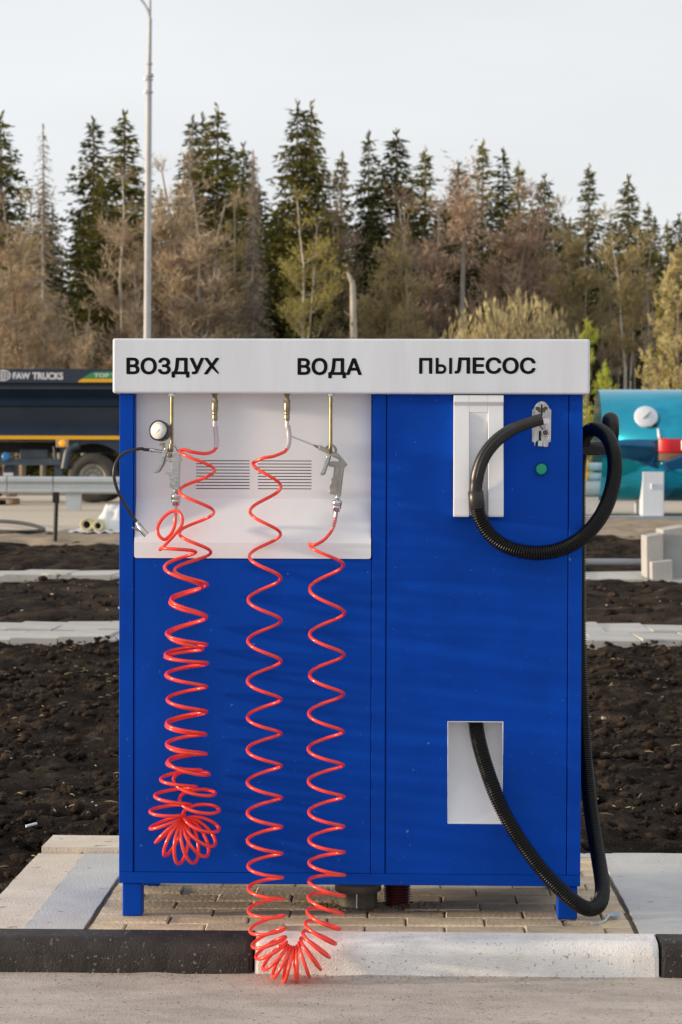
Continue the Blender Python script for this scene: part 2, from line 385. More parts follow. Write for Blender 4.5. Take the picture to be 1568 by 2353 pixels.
# soil beds
def fb(x, y, s, o=4):
    return noise.fractal((x * s, y * s, 1.7), 0.9, 2.1, o)
def soil(name, x0, x1, y0, y1, nx, ny, amp, sc, base, mt, hole=None):
    m = MB()
    for i in range(ny + 1):
        for j in range(nx + 1):
            x = x0 + (x1 - x0) * j / nx; y = y0 + (y1 - y0) * i / ny
            z = zg(y) + base + amp * .8 * fb(x, y, sc) + amp * 0.42 * fb(x + 7, y, sc * 3.3, 4) - amp * .3 * abs(fb(x, y + 9, sc * 7, 2))
            if hole is not None: z -= dip(x, y)
            if hole is not None and hole(x, y): z = -0.20
            ed = min(1.0, (y - y0) / 0.15, (y1 - y) / 0.15) if hole is None else min(1.0, (y1 - y) / 0.15)
            m.v.append((x, y, z if ed >= 1 else z * ed + (zg(y) - 0.07) * (1 - ed) if z > -0.15 else z))
    for i in range(ny):
        for j in range(nx):
            a = i * (nx + 1) + j; m.f.append((a, a + 1, a + nx + 2, a + nx + 1)); m.sm.append(True); m.mi.append(0)
    return setting(m.build(name, mt))
def dip(x, y):                              # soil lowered along the pad's left edge so its shadows miss the slab
    if x > SX0 + .02 or y > 1.6: return 0.0
    return 0.055 * max(0.0, min(1.0, (x + 2.6) / 0.9)) * max(0.0, min(1.0, (1.6 - y) / .4))
def padhole(x, y):
    if x < 0.32: return SX0 + 0.012 < x and y < 1.18
    return x < 1.88 and y < 1.025
Y2a, Y2b = G(140, 1476).y, G(140, 1433).y
soil('soil_bed', -3.4, 3.4, -0.155, Y2a + 0.1, 430, 520, 0.048, 3.6, -0.016, M['soil'], padhole)
Y3a, Y3b = G(140, 1333).y, G(140, 1313).y
soil('soil_bed', -6.5, 6.5, Y2b - 0.1, Y3a + 0.15, 260, 130, 0.07, 1.6, 0.0, M['soil'])
Y4 = G(1450, 1214).y
soil('soil_bed', -11, 11, Y3b - 0.1, G(100, 1247).y + 3.5, 260, 150, 0.10, 1.2, 0.0, M['soil'])
soil('sand_verge', -1.4, 14, G(100, 1247).y + 2.0, Y4 + 4.5, 120, 60, 0.09, 0.9, 0.015, M['sand'])
soil('sand_verge', -14, -1.45, G(100, 1247).y - 1.0, G(100, 1225).y, 120, 40, 0.09, 0.9, 0.03, M['sand'])

# clods and chips lying on the soil
def scatter_lumps(name, n, xr, yr, rr, mt, seed, flat=0.7, lift=0.0, hole=True, nearbias=1.0):
    r = random.Random(seed); m = MB(); c = 0
    ico = [Vector(v).normalized() for v in [(0, 0, 1), (.9, 0, .4), (.28, .85, .4), (-.72, .52, .4), (-.72, -.52, .4), (.28, -.85, .4), (.72, .52, -.4), (-.28, .85, -.4), (-.9, 0, -.4), (-.28, -.85, -.4), (.72, -.52, -.4), (0, 0, -1)]]
    fcs = [(0, 1, 2), (0, 2, 3), (0, 3, 4), (0, 4, 5), (0, 5, 1), (1, 6, 2), (2, 7, 3), (3, 8, 4), (4, 9, 5), (5, 10, 1), (6, 7, 2), (7, 8, 3), (8, 9, 4), (9, 10, 5), (10, 6, 1), (11, 7, 6), (11, 8, 7), (11, 9, 8), (11, 10, 9), (11, 6, 10)]
    while c < n:
        x = r.uniform(*xr); y = yr[0] + (yr[1] - yr[0]) * r.random() ** nearbias
        if hole and y < 1.25 and padhole(x, y - 0.03): continue
        if fb(x, y, 1.3, 2) < -0.25 and r.random() < 0.7: continue
        rad = rr[0] + (rr[1] - rr[0]) * r.random() ** 7; s = Vector((r.uniform(.7, 1.4), r.uniform(.7, 1.3), flat * r.uniform(.6, 1.2)))
        z = zg(y) + lift + 0.042 * fb(x, y, 3.6) + rad * 0.05 - (dip(x, y) if hole else 0); ct = math.cos(r.random() * 6.28)
        rot = Matrix.Rotation(r.random() * 6.28, 3, 'Z') @ Matrix.Rotation(r.uniform(-.5, .5), 3, 'X')
        m.add([Vector((x, y, z)) + rot @ Vector((v.x * s.x, v.y * s.y, v.z * s.z)) * rad * r.uniform(.5, 1.35) for v in ico], fcs, True); c += 1
    return stuff(m.build(name, mt))
scatter_lumps('soil_clods', 17000, (-2.2, 2.1), (-0.12, Y2a), (0.003, 0.034), M['clod'], 5, nearbias=1.3)
scatter_lumps('soil_clods', 1600, (-4.5, 4.5), (Y2b, Y3a), (0.012, 0.06), M['clod'], 6, hole=False)
scatter_lumps('soil_clods', 1100, (-7, 7), (Y3b, Y3b + 10), (0.02, 0.09), M['clod'], 8, hole=False)
scatter_lumps('pale_chips', 520, (-2.4, 2.4), (0.0, Y2a), (0.0025, 0.012), M['chip'], 15, flat=0.4, lift=0.028, nearbias=1.2)
scatter_lumps('pale_chips', 160, (-4.5, 4.5), (Y2b, Y3a), (0.006, 0.03), M['chip'], 16, flat=0.4, lift=0.05, hole=False)

m = MB(); rd = random.Random(61)                    # straw and bark slivers on the near soil
for i in range(420):
    x, y = rd.uniform(-2.2, 2.1), rd.uniform(0, Y2a)
    if padhole(x, y - .05): continue
    an = rd.random() * 6.283; L_ = rd.uniform(.01, .05); c = Vector((x, y, zg(y) + .012 + .035 * fb(x, y, 3.6) - dip(x, y))); d = Vector((math.cos(an), math.sin(an), rd.uniform(-.3, .3))) * L_
    m.tube([c - d * .5, c + Vector((0, 0, .003)), c + d * .5], [.0012, .0022, .0010], 3, False)
stuff(m.build('straw_litter', mat('dry_straw', (.34, .26, .16), .9, var=.4, vscale=2)))
# slab paths crossing the soil
def slab_path(name, Ya, Yb, xr, tile, rows, slope, thick, seed):
    r = random.Random(seed); base = MB().box(xr[0], xr[1], min(Ya, Yb) + .02, max(Ya, Yb) + .02, zg(Ya) - 0.1, zg(Ya) + thick - 0.02)
    b = base.build(name, M['joint']); b.location.z = 0; setting(b)
    mesh = MB().box(-tile / 2 + .004, tile / 2 - .004, -(Yb - Ya) / rows / 2 + .004, (Yb - Ya) / rows / 2 - .004, -0.07, 0).mesh('paving_slab', M['pathw'])
    x = xr[0]
    while x < xr[1]:
        for q in range(rows):
            yy = Ya + (Yb - Ya) * (q + .5) / rows + slope * x
            o = bpy.data.objects.new('paving_slab', mesh); COL.objects.link(o)
            o.location = (x + tile / 2 + (tile / 2 if q % 2 else 0), yy, zg(yy) + thick + r.uniform(-.012, .006)); o.rotation_euler = (r.uniform(-.02, .02), r.uniform(-.02, .02), r.uniform(-.01, .01) )
            attach(o, b)
        x += tile
    return b
slab_path('garden_path', Y2a, Y2b, (-4.65, 4.65), 0.31, 2, 0, 0.022, 4)
slab_path('garden_path', Y3a, Y3b, (-6.2, 6.2), 0.5, 1, 0, 0.03, 5)
# pale road under the lorry
ry0, ry1 = G(100, 1232).y, 56.0
m = MB(); n = 30
for i in range(n + 1):
    y = ry0 + (ry1 - ry0) * i / n
    for x in (-60, -30, -1.5 if y < 37.5 else 0.0, 30 if y > 37.5 else -1.4, 60 if y > 37.5 else -1.3): m.v.append((x, y, zg(y) + 0.02))
for i in range(n):
    for j in range(4):
        a = i * 5 + j; m.f.append((a, a + 1, a + 6, a + 5)); m.sm.append(False); m.mi.append(0)
setting(m.build('far_road', M['froad']))

# ------------------------------------------------------------------ the air / water / vacuum station
def zA(x, y): return (245 + .4062 * x, 759.5 + .4062 * y)
def zE(x, y): return (245 + .4062 * x, 1225 + .4062 * y)
def zF(x, y): return (245 + .4062 * x, 1653.75 + .4062 * y)
def g1(x, y): return ((540 + x / 3.678) * .6125, (1460 + y / 3.678) * .6125)
def g2(x, y): return ((1060 + x / 3.676) * .6125, (1460 + y / 3.676) * .6125)
def g3(x, y): return ((1950 + x / 7.353) * .6125, (1480 + y / 7.353) * .6125)
st = tag(empty('service_station', (-0.12, 0.25, 0)), 'blue metal air, water and vacuum station with white lettered header', 'service station')

CX0, CX1 = X0(274), X0(1337)
ZT = Z0(899); ZB = Z0(2034)
DEP = 0.50
xL1, xL2 = X0(307.5), X0(853)
xM = X0(887); xR1 = X0(1305)
zSe = Z0(2008)
zWB = Z0(1284)                                   # bottom of the white recess plate
FT = 0.004                                       # door skins stand proud of the frame by this much
# cabinet shell (sides, back, floor, roof) behind the front
c = MB()
c.box(CX0, CX0 + .003, 0.004, DEP, ZB, ZT); c.box(CX1 - .003, CX1, 0.004, DEP, ZB, ZT)
c.box(CX0 + .003, CX1 - .003, DEP - .003, DEP, ZB, ZT); c.box(CX0 + .003, CX1 - .003, 0.004, DEP - .003, ZB, ZB + .003)
c.build('cabinet', M['blue'], st)
# front skins: corner posts, hose door, centre strip, vacuum door, plinth band
g = 0.0013
def skin(name, x0, x1, z0, z1, y0=0.0, y1=0.012, bev=0.0016): return MB().box(x0, x1, y0, y1, z0, z1).build(name, M['blue'], st, bev)
skin('corner_post', CX0, xL1 - g, zSe, ZT)
skin('corner_post', xR1 + g, CX1, zSe, ZT)
skin('hose_door', xL1 + g, xL2 - g * .2, zSe + .0005, zWB - .0006, 0.001)
skin('centre_strip', xL2 + g, xM - g, zSe, ZT)
skin('plinth_band', CX0, CX1, ZB, zSe - .0004, 0.0006)
# vacuum door with the pocket opening
px0, px1, pz0, pz1 = X0(1030.5), X0(1157), Z0(1892), Z0(1655.5)
def frame_plate(x0, x1, z0, z1, hx0, hx1, hz0, hz1, y0, y1):
    m = MB()
    o = [(x0, z0), (x1, z0), (x1, z1), (x0, z1)]; h = [(hx0, hz0), (hx1, hz0), (hx1, hz1), (hx0, hz1)]
    v = [(x, y0, z) for x, z in o] + [(x, y0, z) for x, z in h] + [(x, y1, z) for x, z in o] + [(x, y1, z) for x, z in h]
    f = []
    for i in range(4):
        j = (i + 1) % 4
        f += [(i, j, 4 + j, 4 + i), (8 + i, 12 + i, 12 + j, 8 + j), (i, 8 + i, 8 + j, j), (4 + i, 4 + j, 12 + j, 12 + i)]
    return m.add(v, f)
frame_plate(xM + g, xR1 - g, zSe + .0005, ZT, px0, px1, pz0, pz1, 0.001, 0.012).build('vacuum_door', M['blue'], st, 0.0012)
frame_plate(xL2 + .003, CX1 - .004, ZB + .004, ZT - .001, px0, px1, pz0, pz1, 0.0135, 0.016).build('front_backing', M['blue'], st)
MB().box(CX0 + .004, xL2 + .002, 0.0135, 0.016, ZB + .004, zWB).build('front_backing', M['blue'], st)
MB().box(CX0 + .004, xL1, 0.0135, 0.016, zWB + .001, ZT - .001).build('front_backing', M['blue'], st)
# pocket: white chute, back wall leaning forward to the lower lip
zmid = Z0(1773); m = MB(); e = .0008
prof = [(0.0006, pz1 - e), (0.062, pz1 - e), (0.058, zmid), (0.010, pz0 + .010), (0.0006, pz0 + e)]
a = [(px0 + e, y, z) for y, z in prof]; b = [(px1 - e, y, z) for y, z in prof]
m.add(a + b, [(i, i + 1, 6 + i, 5 + i) for i in range(1, 4)] + [(0, 4, 3, 2, 1), (5, 6, 7, 8, 9)])
m.quad(a[0], a[1], b[1], b[0])
pk = m.build('hose_pocket', M['whitep'], st)
MB().box(X0(1076), X0(1111), .010, .058, pz1 - .0065, pz1 - .0025).build('hose_gap_shade', M['dark'], pk)  # dark box standing in for the shaded gap where the hose enters
sl = pk.modifiers.new('t', 'SOLIDIFY'); sl.thickness = 0.002; sl.offset = 1
# legs
LGW = X0(1330) - X0(1284)
for (lx, ly) in ((X0(281), 0.008), (X0(1331) - LGW, 0.008), (X0(281), DEP - 0.06), (X0(1331) - LGW, DEP - 0.06)):
    MB().box(lx, lx + LGW, ly, ly + 0.05, 0.002, ZB - .0005).build('leg', M['blue'], st, 0.004, 3)
# header
HF = -0.036; hx0, hx1 = X0(258, HF), X0(1353, HF); hz0, hz1 = Z0(904.5, HF), Z0(778, HF)
hd = MB().box(hx0, hx1, HF, DEP + .015, hz0, hz1).build('header', M['white'], st, 0.006, 4)
def word(txt, p0, p1, Y, mt, parent, name='lettering', bold=0.037):
    cu = bpy.data.curves.new('t', 'FONT'); cu.body = txt; cu.resolution_u = 6
    o = bpy.data.objects.new('t', cu); COL.objects.link(o); bpy.context.view_layer.update()
    me = bpy.data.meshes.new_from_object(o.evaluated_get(bpy.context.evaluated_depsgraph_get())); bpy.data.objects.remove(o); bpy.data.curves.remove(cu)
    A = np.array([v.co[:] for v in me.vertices]); F = [tuple(p.vertices) for p in me.polygons]; bpy.data.meshes.remove(me)
    sh = [(0, 0)] + [(bold * math.cos(t), bold * math.sin(t) * .8) for t in np.linspace(0, 2 * math.pi, 9)[:-1]] if bold else [(0, 0)]
    x0, x1 = A[:, 0].min() - bold, A[:, 0].max() + bold; z0, z1 = A[:, 1].min() - bold * .8, A[:, 1].max() + bold * .8
    a, b = P(*p0, Y), P(*p1, Y); w = MB()              # upper left, lower right
    for k, (dx, dz) in enumerate(sh):                   # strokes thickened by laying shifted copies a hair apart
        w.add([(a.x + (q[0] + dx - x0) / (x1 - x0) * (b.x - a.x), Y - 0.0002 - k * 0.00004, b.z + (q[1] + dz - z0) / (z1 - z0) * (a.z - b.z)) for q in A], F)
    return w.build(name, mt, parent)
word('ВОЗДУХ', (290.5, 821), (505, 868), HF, M['ink'], hd)
word('ВОДА', (684, 822), (832, 869.5), HF, M['ink'], hd)
word('П', (963.5, 822), (994, 859), HF, M['ink'], hd)
# the letter Ы is drawn by hand: bar and bowl, then the second bar
a_, b_ = P(1001.5, 822, HF - .0004), P(1039.5, 859, HF - .0004); lw = .0080; hL = a_.z - b_.z; yy = HF - .0004
yb = MB(); yb.quad((a_.x, yy, b_.z), (a_.x + lw, yy, b_.z), (a_.x + lw, yy, a_.z), (a_.x, yy, a_.z)); yb.quad((b_.x - lw, yy, b_.z), (b_.x, yy, b_.z), (b_.x, yy, a_.z), (b_.x - lw, yy, a_.z))
ro_ = hL * .30; xc_ = a_.x + lw + .0075; zc_ = b_.z + ro_; ri_ = ro_ - lw * .9
out_ = [(a_.x + lw - .0001, b_.z)] + [(xc_ + ro_ * math.cos(t), zc_ + ro_ * math.sin(t)) for t in np.linspace(-math.pi / 2, math.pi / 2, 15)] + [(a_.x + lw - .0001, zc_ + ro_)]
inn_ = [(a_.x + lw - .0001, zc_ - ri_)] + [(xc_ + ri_ * math.cos(t), zc_ + ri_ * math.sin(t)) for t in np.linspace(-math.pi / 2, math.pi / 2, 15)] + [(a_.x + lw - .0001, zc_ + ri_)]
nn = len(out_); yb.add([(x, yy, z) for x, z in out_ + inn_], [(i, i + 1, nn + i + 1, nn + i) for i in range(nn - 1)])
yb.build('lettering', M['ink'], hd)
word('ЛЕСОС', (1045, 820.5), (1231.5, 859.5), HF, M['ink'], hd)
# white hose plate: recessed above, sloping out to a lip below, with two banks of louvre slots
RY = 0.040; wx0, wx1 = xL1 + .0012, xL2 - .0012
zs0 = Z0(1146, RY); zs1 = Z0(1248); lipY = -0.004
sx = [(X0(450, RY), X0(573, RY)), (X0(592, RY), X0(715, RY))]
sz = [Z0(1059.6 + i * 7.12, RY) for i in range(10)]
plate = MB(); xs_ = [wx0, sx[0][0], sx[0][1], sx[1][0], sx[1][1], wx1]
hh = 0.0011
zcur = ZT
for zc in sz + [None]:
    zl = (zc + hh) if zc is not None else zs0
    plate.quad((wx0, RY, zl), (wx1, RY, zl), (wx1, RY, zcur), (wx0, RY, zcur))
    if zc is not None:
        for i in (0, 2, 4): plate.quad((xs_[i], RY, zc - hh), (xs_[i + 1], RY, zc - hh), (xs_[i + 1], RY, zc + hh), (xs_[i], RY, zc + hh))
        for i in (1, 3):
            for s_ in (-1, 1): plate.quad((xs_[i], RY, zc + s_ * hh), (xs_[i + 1], RY, zc + s_ * hh), (xs_[i + 1], RY + .004, zc + s_ * hh), (xs_[i], RY + .004, zc + s_ * hh))
        zcur = zc - hh
plate.quad((wx0, RY, zs0), (wx0, lipY, zs1), (wx1, lipY, zs1), (wx1, RY, zs0))
r_ = 0.006; lip = [(wx0, zs1), (wx1, zs1)]
lip += [(wx1 - r_ + r_ * math.cos(t), zWB + r_ + r_ * math.sin(t)) for t in np.linspace(0, -math.pi / 2, 6)] + [(wx0 + r_ + r_ * math.cos(t), zWB + r_ + r_ * math.sin(t)) for t in np.linspace(-math.pi / 2, -math.pi, 6)]
n = len(lip); plate.add([(x, lipY, z) for x, z in lip] + [(x, lipY + .006, z) for x, z in lip], [tuple(range(n))] + [(i, i + n, (i + 1) % n + n, (i + 1) % n) for i in range(1, n)])
pl = plate.build('hose_plate', M['whitep'], st)
for s_, xx in ((1, wx0), (-1, wx1)):                     # side cheeks of the recess
    q = MB(); q.add([(xx, 0.0004, ZT), (xx, RY, ZT), (xx, RY, zs0), (xx, 0.0004, zs1 + .004)], [(0, 1, 2, 3)]); o = q.build('recess_cheek', M['blue'], st); md = o.modifiers.new('t', 'SOLIDIFY'); md.thickness = .0008; md.offset = 0
MB().box(sx[0][0] - .01, sx[1][1] + .01, RY + .006, RY + .008, sz[-1] - .01, sz[0] + .01).build('louvre_backing', M['dark'], pl)

# vacuum hose holder: two rails with a channel between
kx = [X0(v, -.03) for v in (1041, 1077, 1120, 1155.5)]
ht = Z0(907, -.03); hb = Z0(1187, -.06)
rail = [(0.0, ht), (-.028, ht), (-.030, Z0(923, -.03)), (-.018, Z0(931, -.02)), (-.020, Z0(945, -.02)), (-.052, Z0(1144, -.05)), (-.052, Z0(1182, -.05)), (-.050, hb), (0.0, hb)]
ho = MB()
ho.extx(rail, kx[0], kx[1]); ho.extx(rail, kx[2], kx[3])
zc0 = Z0(947, -.02)
ho.extx([(0.0, ht), (-.028, ht), (-.030, Z0(923, -.03)), (-.018, Z0(931, -.02)), (-.020, zc0), (0.0, zc0)], kx[1], kx[2])
ho.extx([(0.0, zc0), (-.019, zc0), (-.010, Z0(1010, -.01)), (-.010, Z0(1183, -.01)), (0.0, Z0(1183, -.01))], kx[1], kx[2])
ho.build('hose_holder', M['whitep'], st, 0.0015)
# coin acceptor plate
def poly(fn, pts, Y): return [(P(*fn(*p), Y).x, P(*fn(*p), Y).z) for p in pts]
pts = [(345, 420), (395, 390), (420, 320), (470, 250), (540, 200), (615, 182), (690, 200), (755, 250), (800, 320), (820, 375), (875, 420), (865, 1300), (800, 1325), (795, 1400), (780, 1440), (690, 1445), (650, 1425), (640, 1270), (510, 1270), (470, 1290), (440, 1330), (425, 1440), (410, 1400), (405, 1325), (345, 1295)]
ca = MB().prism(poly(g3, pts, -.002), -.003, 0.0).build('coin_acceptor', M['zinc'], st, 0.0005)
MB().prism(poly(g3, [(595, 270), (635, 265), (640, 440), (632, 590), (610, 600), (590, 540), (592, 400)], -.004), -.0042, -.0031).build('coin_slot', M['dark'], ca)
MB().prism(poly(g3, [(440, 345), (510, 330), (580, 365), (580, 500), (520, 470), (450, 420)], -.004), -.0038, -.0031).build('slot_guide', M['olive'], ca)
MB().prism(poly(g3, [(645, 365), (720, 330), (785, 360), (780, 400), (715, 440), (700, 500), (645, 490)], -.004), -.0038, -.0031).build('slot_guide', M['olive'], ca)
MB().prism(poly(g3, [(535, 1010), (560, 995), (595, 1010), (595, 1265), (530, 1265)], -.004), -.0040, -.0031).build('return_slot', M['dark'], ca)
MB().prism(poly(g3, [(510, 1272), (640, 1272), (635, 1435), (508, 1430)], -.006), -.009, -.0002).build('return_cup', M['steel'], ca, 0.001)
MB().prism(poly(g3, [(552, 860), (590, 855), (675, 970), (640, 985)], -.004), -.0044, -.0031).build('lever', M['brown'], ca)
MB().prism(poly(g3, [(640, 660), (820, 660), (820, 800), (640, 800)], -.004), -.0036, -.0031).build('sticker', M['whitep'], ca)
p = P(*g3(712, 1050), -.003); MB().lathe(p, (0, -1, 0), [(0, .0105), (.002, .0105), (.003, .009)], 18).build('bushing', M['steel'], ca)
MB().lathe(p + Vector((0, -.003, 0)), (0, -1, 0), [(0, .0072), (.002, .0072), (.0025, .005)], 12).build('screw', M['brown'], ca)
# push button
p = P(1244, 1078, 0.0)
bt = MB().lathe(p, (0, -1, 0), [(0, .0155), (.003, .0155), (.004, .0148)], 28).build('push_button', M['blackp'], st)
MB().lathe(p + Vector((0, -.004, 0)), (0, -1, 0), [(0, .0142), (.006, .0142), (.0085, .0128), (.009, .011), (.0085, 0.0001)], 28).build('button_cap', M['green'], bt)
# gun hooks (rods screwed up into the header) and hose couplings
for (fx, ax, yb) in ((395.0, 1036, 0), (760.5, 1036, 0)):
    p0 = P(fx, 906, -.020); p1 = P(fx, 1028, -.020)
    hk = MB(); hk.tube([p0 + Vector((0, 0, .01)), p1], .0042, 12)
    hk.tube(crom([p1, p1 + Vector((0, -.006, -.012)), p1 + Vector((0, -.018, -.016)), p1 + Vector((0, -.028, -.006)), p1 + Vector((0, -.029, .008))], 6), .0042, 12)
    ho_ = hk.build('gun_hook', M['zincrod'], st)
    MB().lathe(P(fx, 905, -.020), (0, 0, -1), [(-.002, .0105), (.006, .0105), (.0068, .009)], 6, False).build('nut', M['steel'], ho_)
for fx in (494.0, 660.0):
    b = P(fx, 904, -.020); s = 1 / 887.0
    cp = MB().lathe(b, (0, 0, -1), [(-.002, 0.00903), (3 * s, 0.00903), (3.2 * s, 0.00614), (15 * s, 0.00614)], 16).build('hose_coupling', M['brass'], st)
    MB().lathe(b, (0, 0, -1), [(14 * s, 0.00881), (15 * s, 0.00924), (21.5 * s, 0.00924), (22 * s, 0.01008)], 6, False).build('hex_nut', M['brass'], cp)
    MB().lathe(b, (0, 0, -1), [(22 * s, 0.00759), (29 * s, 0.00831), (36 * s, 0.00831), (42 * s, 0.00756), (44 * s, 0.00672), (45 * s, 0.00707), (48 * s, 0.00707), (49 * s, 0.00614), (52 * s, 0.00737), (58 * s, 0.00722), (63 * s, 0.00614)], 20).build('sleeve', M['brass'], cp)
    MB().lathe(b, (0, 0, -1), [(62 * s, 0.00520), (76 * s, 0.00520)], 16).build('ferrule', M['steel'], cp)

# ------------------------------------------------------------------ coiled red hoses
def kinterp(K, k):
    n = len(K); i = int(min(max(math.floor(k), 0), n - 2)); t = k - i
    p1, p2 = np.array(K[i]), np.array(K[i + 1]); p0 = np.array(K[i - 1]) if i > 0 else 2 * p1 - p2; p3 = np.array(K[i + 2]) if i + 2 < n else 2 * p2 - p1
    return 0.5 * ((2 * p1) + (p2 - p0) * t + (2 * p0 - 5 * p1 + 4 * p2 - p3) * t * t + (3 * p1 - p0 - 3 * p2 + p3) * t ** 3)
def coil(O, I, Yc, k0, k1, per=28, tilt=None):
    out = []; n = int((k1 - k0) * per)
    for q in range(n + 1):
        k = k0 + (k1 - k0) * q / n; o, i_ = kinterp(O, k), kinterp(I, k); ph = 2 * math.pi * k
        c = (o + i_) / 2; h = (o - i_) / 2; R = float(np.hypot(*h)) / 887.0
        y = float(kinterp([(v,) for v in Yc], k)[0])
        xy = c + h * math.cos(ph)
        if tilt is not None: a_t = tilt(k); xy = xy - np.array((h[1], -h[0])) * a_t * math.sin(ph); R *= math.sqrt(max(.1, 1 - a_t * a_t))
        w = P(xy[0], xy[1], y); w.y -= R * math.sin(ph); out.append(w)
    return out
rnd = random.Random(2)
# --- water hose: down from its coupling, looped over the kerb, up to the blow gun
O, I, Yc = [], [], []
for (x, y) in [(825, 740), (812, 1020), (808, 1275)]: O.append(zA(x, y)); I.append(zA(990 - (5 if y > 1000 else 0), y))
for (x, y) in [(802, 375), (800, 608), (798, 835), (797, 1040), (797, 1224)]: O.append(zE(x, y)); I.append(zE(988, y))
for (x, y, xi) in [(797, 353, 990), (797, 527, 991), (798, 683, 992), (801, 828, 995), (802, 955, 998)]: O.append(zF(x, y)); I.append(zF(xi, y))
fan = [((802, 1080), (1002, 1068)), ((812, 1195), (1009, 1150)), ((825, 1280), (1012, 1212)), ((845, 1345), (1016, 1248)), ((885, 1410), (1022, 1272)), ((938, 1458), (1035, 1285)), ((1003, 1480), (1050, 1290)), ((1075, 1480), (1068, 1290)), ((1148, 1458), (1083, 1275)), ((1212, 1413), (1092, 1255)), ((1262, 1345), (1105, 1225)), ((1297, 1270), (1117, 1180)), ((1322, 1188), (1130, 1120)), ((1338, 1100), (1138, 1045)), ((1346, 998), (1144, 960)), ((1348, 880), (1146, 862))]
for o, i_ in fan: O.append(zF(*o)); I.append(zF(*i_))
for (x, y, xi) in [(1346, 750, 1146), (1344, 605, 1146), (1343, 437, 1144), (1341, 258, 1142), (1340, 68, 1142)]: O.append(zF(x, y)); I.append(zF(xi, y))
for (x, y, xi) in [(1343, 912, 1148), (1345, 688, 1150), (1346, 450, 1150), (1340, 180, 1148)]: O.append(zE(x, y)); I.append(zE(xi, y))
O.append(zA(1338, 1090)); I.append(zA(1145, 1090))
for o, i_ in zip(O, I):
    py = (o[1] + i_[1]) / 2
    Yc.append(float(np.interp(py, [1050, 1250, 1700, 2030, 2095, 2135, 2160, 2215], [-.030, -.058, -.080, -.150, -.240, -.335, -.352, -.365])))
nB = len(O) - 1
pts = [P(*g2(74, 430), -.020), P(*g2(86, 560), -.020), P(*g2(92, 680), -.022), P(*g2(82, 770), -.026), P(*g2(62, 822), -.030), P(*g2(20, 868), -.042), P(647 - 22, 1049, -.058)]
kend = nB - 1 + 0.5
body = coil(O, I, Yc, 0.0, kend)
tail = [P(*g2(440, 2150), -.085), P(*g2(560, 2088), -.075), P(*g2(640, 2008), -.060), P(*g2(690, 1930), -.048), P(*g2(718, 1850), -.040), P(*g2(735, 1765), -.036)]
head = crom([P(*g2(62, 822), -.030), P(*g2(20, 868), -.046), P(628, 1048.5, -.064), P(605, 1052.5, -.064)] + body[1:3], 8)[:-9]
tl = crom([body[-3], body[-1]] + tail, 8)[9:]
path, _ = resample(head + body[1:] + tl, 0.0045)
wh = tag(MB().tube(path, 0.0045, 8).build('coiled_hose', M['red']), 'red coiled hose sagging in a loop down over the white kerb', 'hose', 'red coiled hoses of the station')
cl = [P(*g2(72, 500), -.020), P(*g2(86, 560), -.020), P(*g2(93, 650), -.022), P(*g2(86, 750), -.026), P(*g2(58, 826), -.031)]
MB().tube(crom(cl, 6), .0064, 12).build('inlet_sleeve', M['clear'], wh)
# --- air hose: doubled back on itself, bunched at its foot
O, I, Yc = [], [], []
col1 = [zA(413, 672), zA(413, 905), zA(412, 1142), zE(385, 207), zE(365, 372), zE(340, 565), zE(333, 685), zE(336, 800), zE(344, 940), zE(338, 1085), zE(340, 1190), zF(342, 243)]
xi1 = [608, 612, 600, 580, 565, 568, 566, 566, 566, 560, 562, 545]
for o, x in zip(col1, xi1): O.append(o); I.append((245 + .4062 * x, o[1]))
fan = [((308, 335), (520, 325)), ((274, 428), (492, 435)), ((247, 518), (455, 515)), ((247, 615), (432, 555)), ((280, 695), (430, 562)), ((335, 770), (432, 568)), ((415, 815), (436, 572)), ((500, 810), (440, 572)), ((570, 770), (442, 570)), ((612, 710), (445, 568)), ((635, 625), (440, 562)), ((638, 515), (425, 490)), ((615, 420), (398, 400)), ((580, 310), (360, 275))]
for o, i_ in fan: O.append(zF(*o)); I.append(zF(*i_))
col2 = [zE(565, 1250), zE(558, 1135), zE(566, 1008), zE(566, 868), zE(572, 735), zE(545, 655), zE(563, 478), zE(540, 300), zE(505, 105), zE(505, 84)]
xi2 = [345, 340, 342, 346, 338, 332, 368, 342, 316, 300]
for o, x in zip(col2, xi2): O.append(o); I.append((245 + .4062 * x, o[1]))
for k in range(len(O)):
    Yc.append(-.040 if k == 0 else -.056 if k < 3 else -.066 if k < 13 else -.07 if k < 25 else -.074)
nA = len(O) - 1
body = coil(O, I, Yc, 0.0, nA - 0.5, 30, lambda k: float(np.interp(k, [12, 14.5, 17, 22, 25, 27], [0, .06, .34, .34, .15, 0])))
head = crom([P(*g1(995, 805), -.024), P(*g1(960, 855), -.034), P(*g1(850, 888), -.050), P(*g1(680, 868), -.060), P(*g1(560, 835), -.055)] + body[1:3], 8)[:-9]
tail = [P(*g1(225, 2215), -.076), P(*g1(310, 2130), -.085), P(*g1(440, 1990), -.086), P(*g1(520, 1880), -.082), P(*g1(527, 1770), -.076), P(*g1(475, 1685), -.068), P(*g1(380, 1690), -.062), P(*g1(270, 1770), -.060), P(*g1(192, 1900), -.064), P(*g1(205, 2010), -.070), P(*g1(280, 2075), -.068), P(*g1(360, 2020), -.058), P(*g1(415, 1920), -.048), P(*g1(432, 1840), -.044), P(*g1(440, 1690), -.042)]
tl = crom([body[-4], body[-1]] + tail, 8)[9:]
path, _ = resample(head + body[1:] + tl, 0.0045)
ah = tag(MB().tube(path, 0.0045, 8).build('coiled_hose', M['red']), 'red coiled hose doubled back and bunched in a tangle at its foot', 'hose', 'red coiled hoses of the station')
cl = [P(*g1(985, 500), -.020), P(*g1(992, 580), -.020), P(*g1(1002, 680), -.021), P(*g1(1000, 760), -.023), P(*g1(995, 812), -.026)]
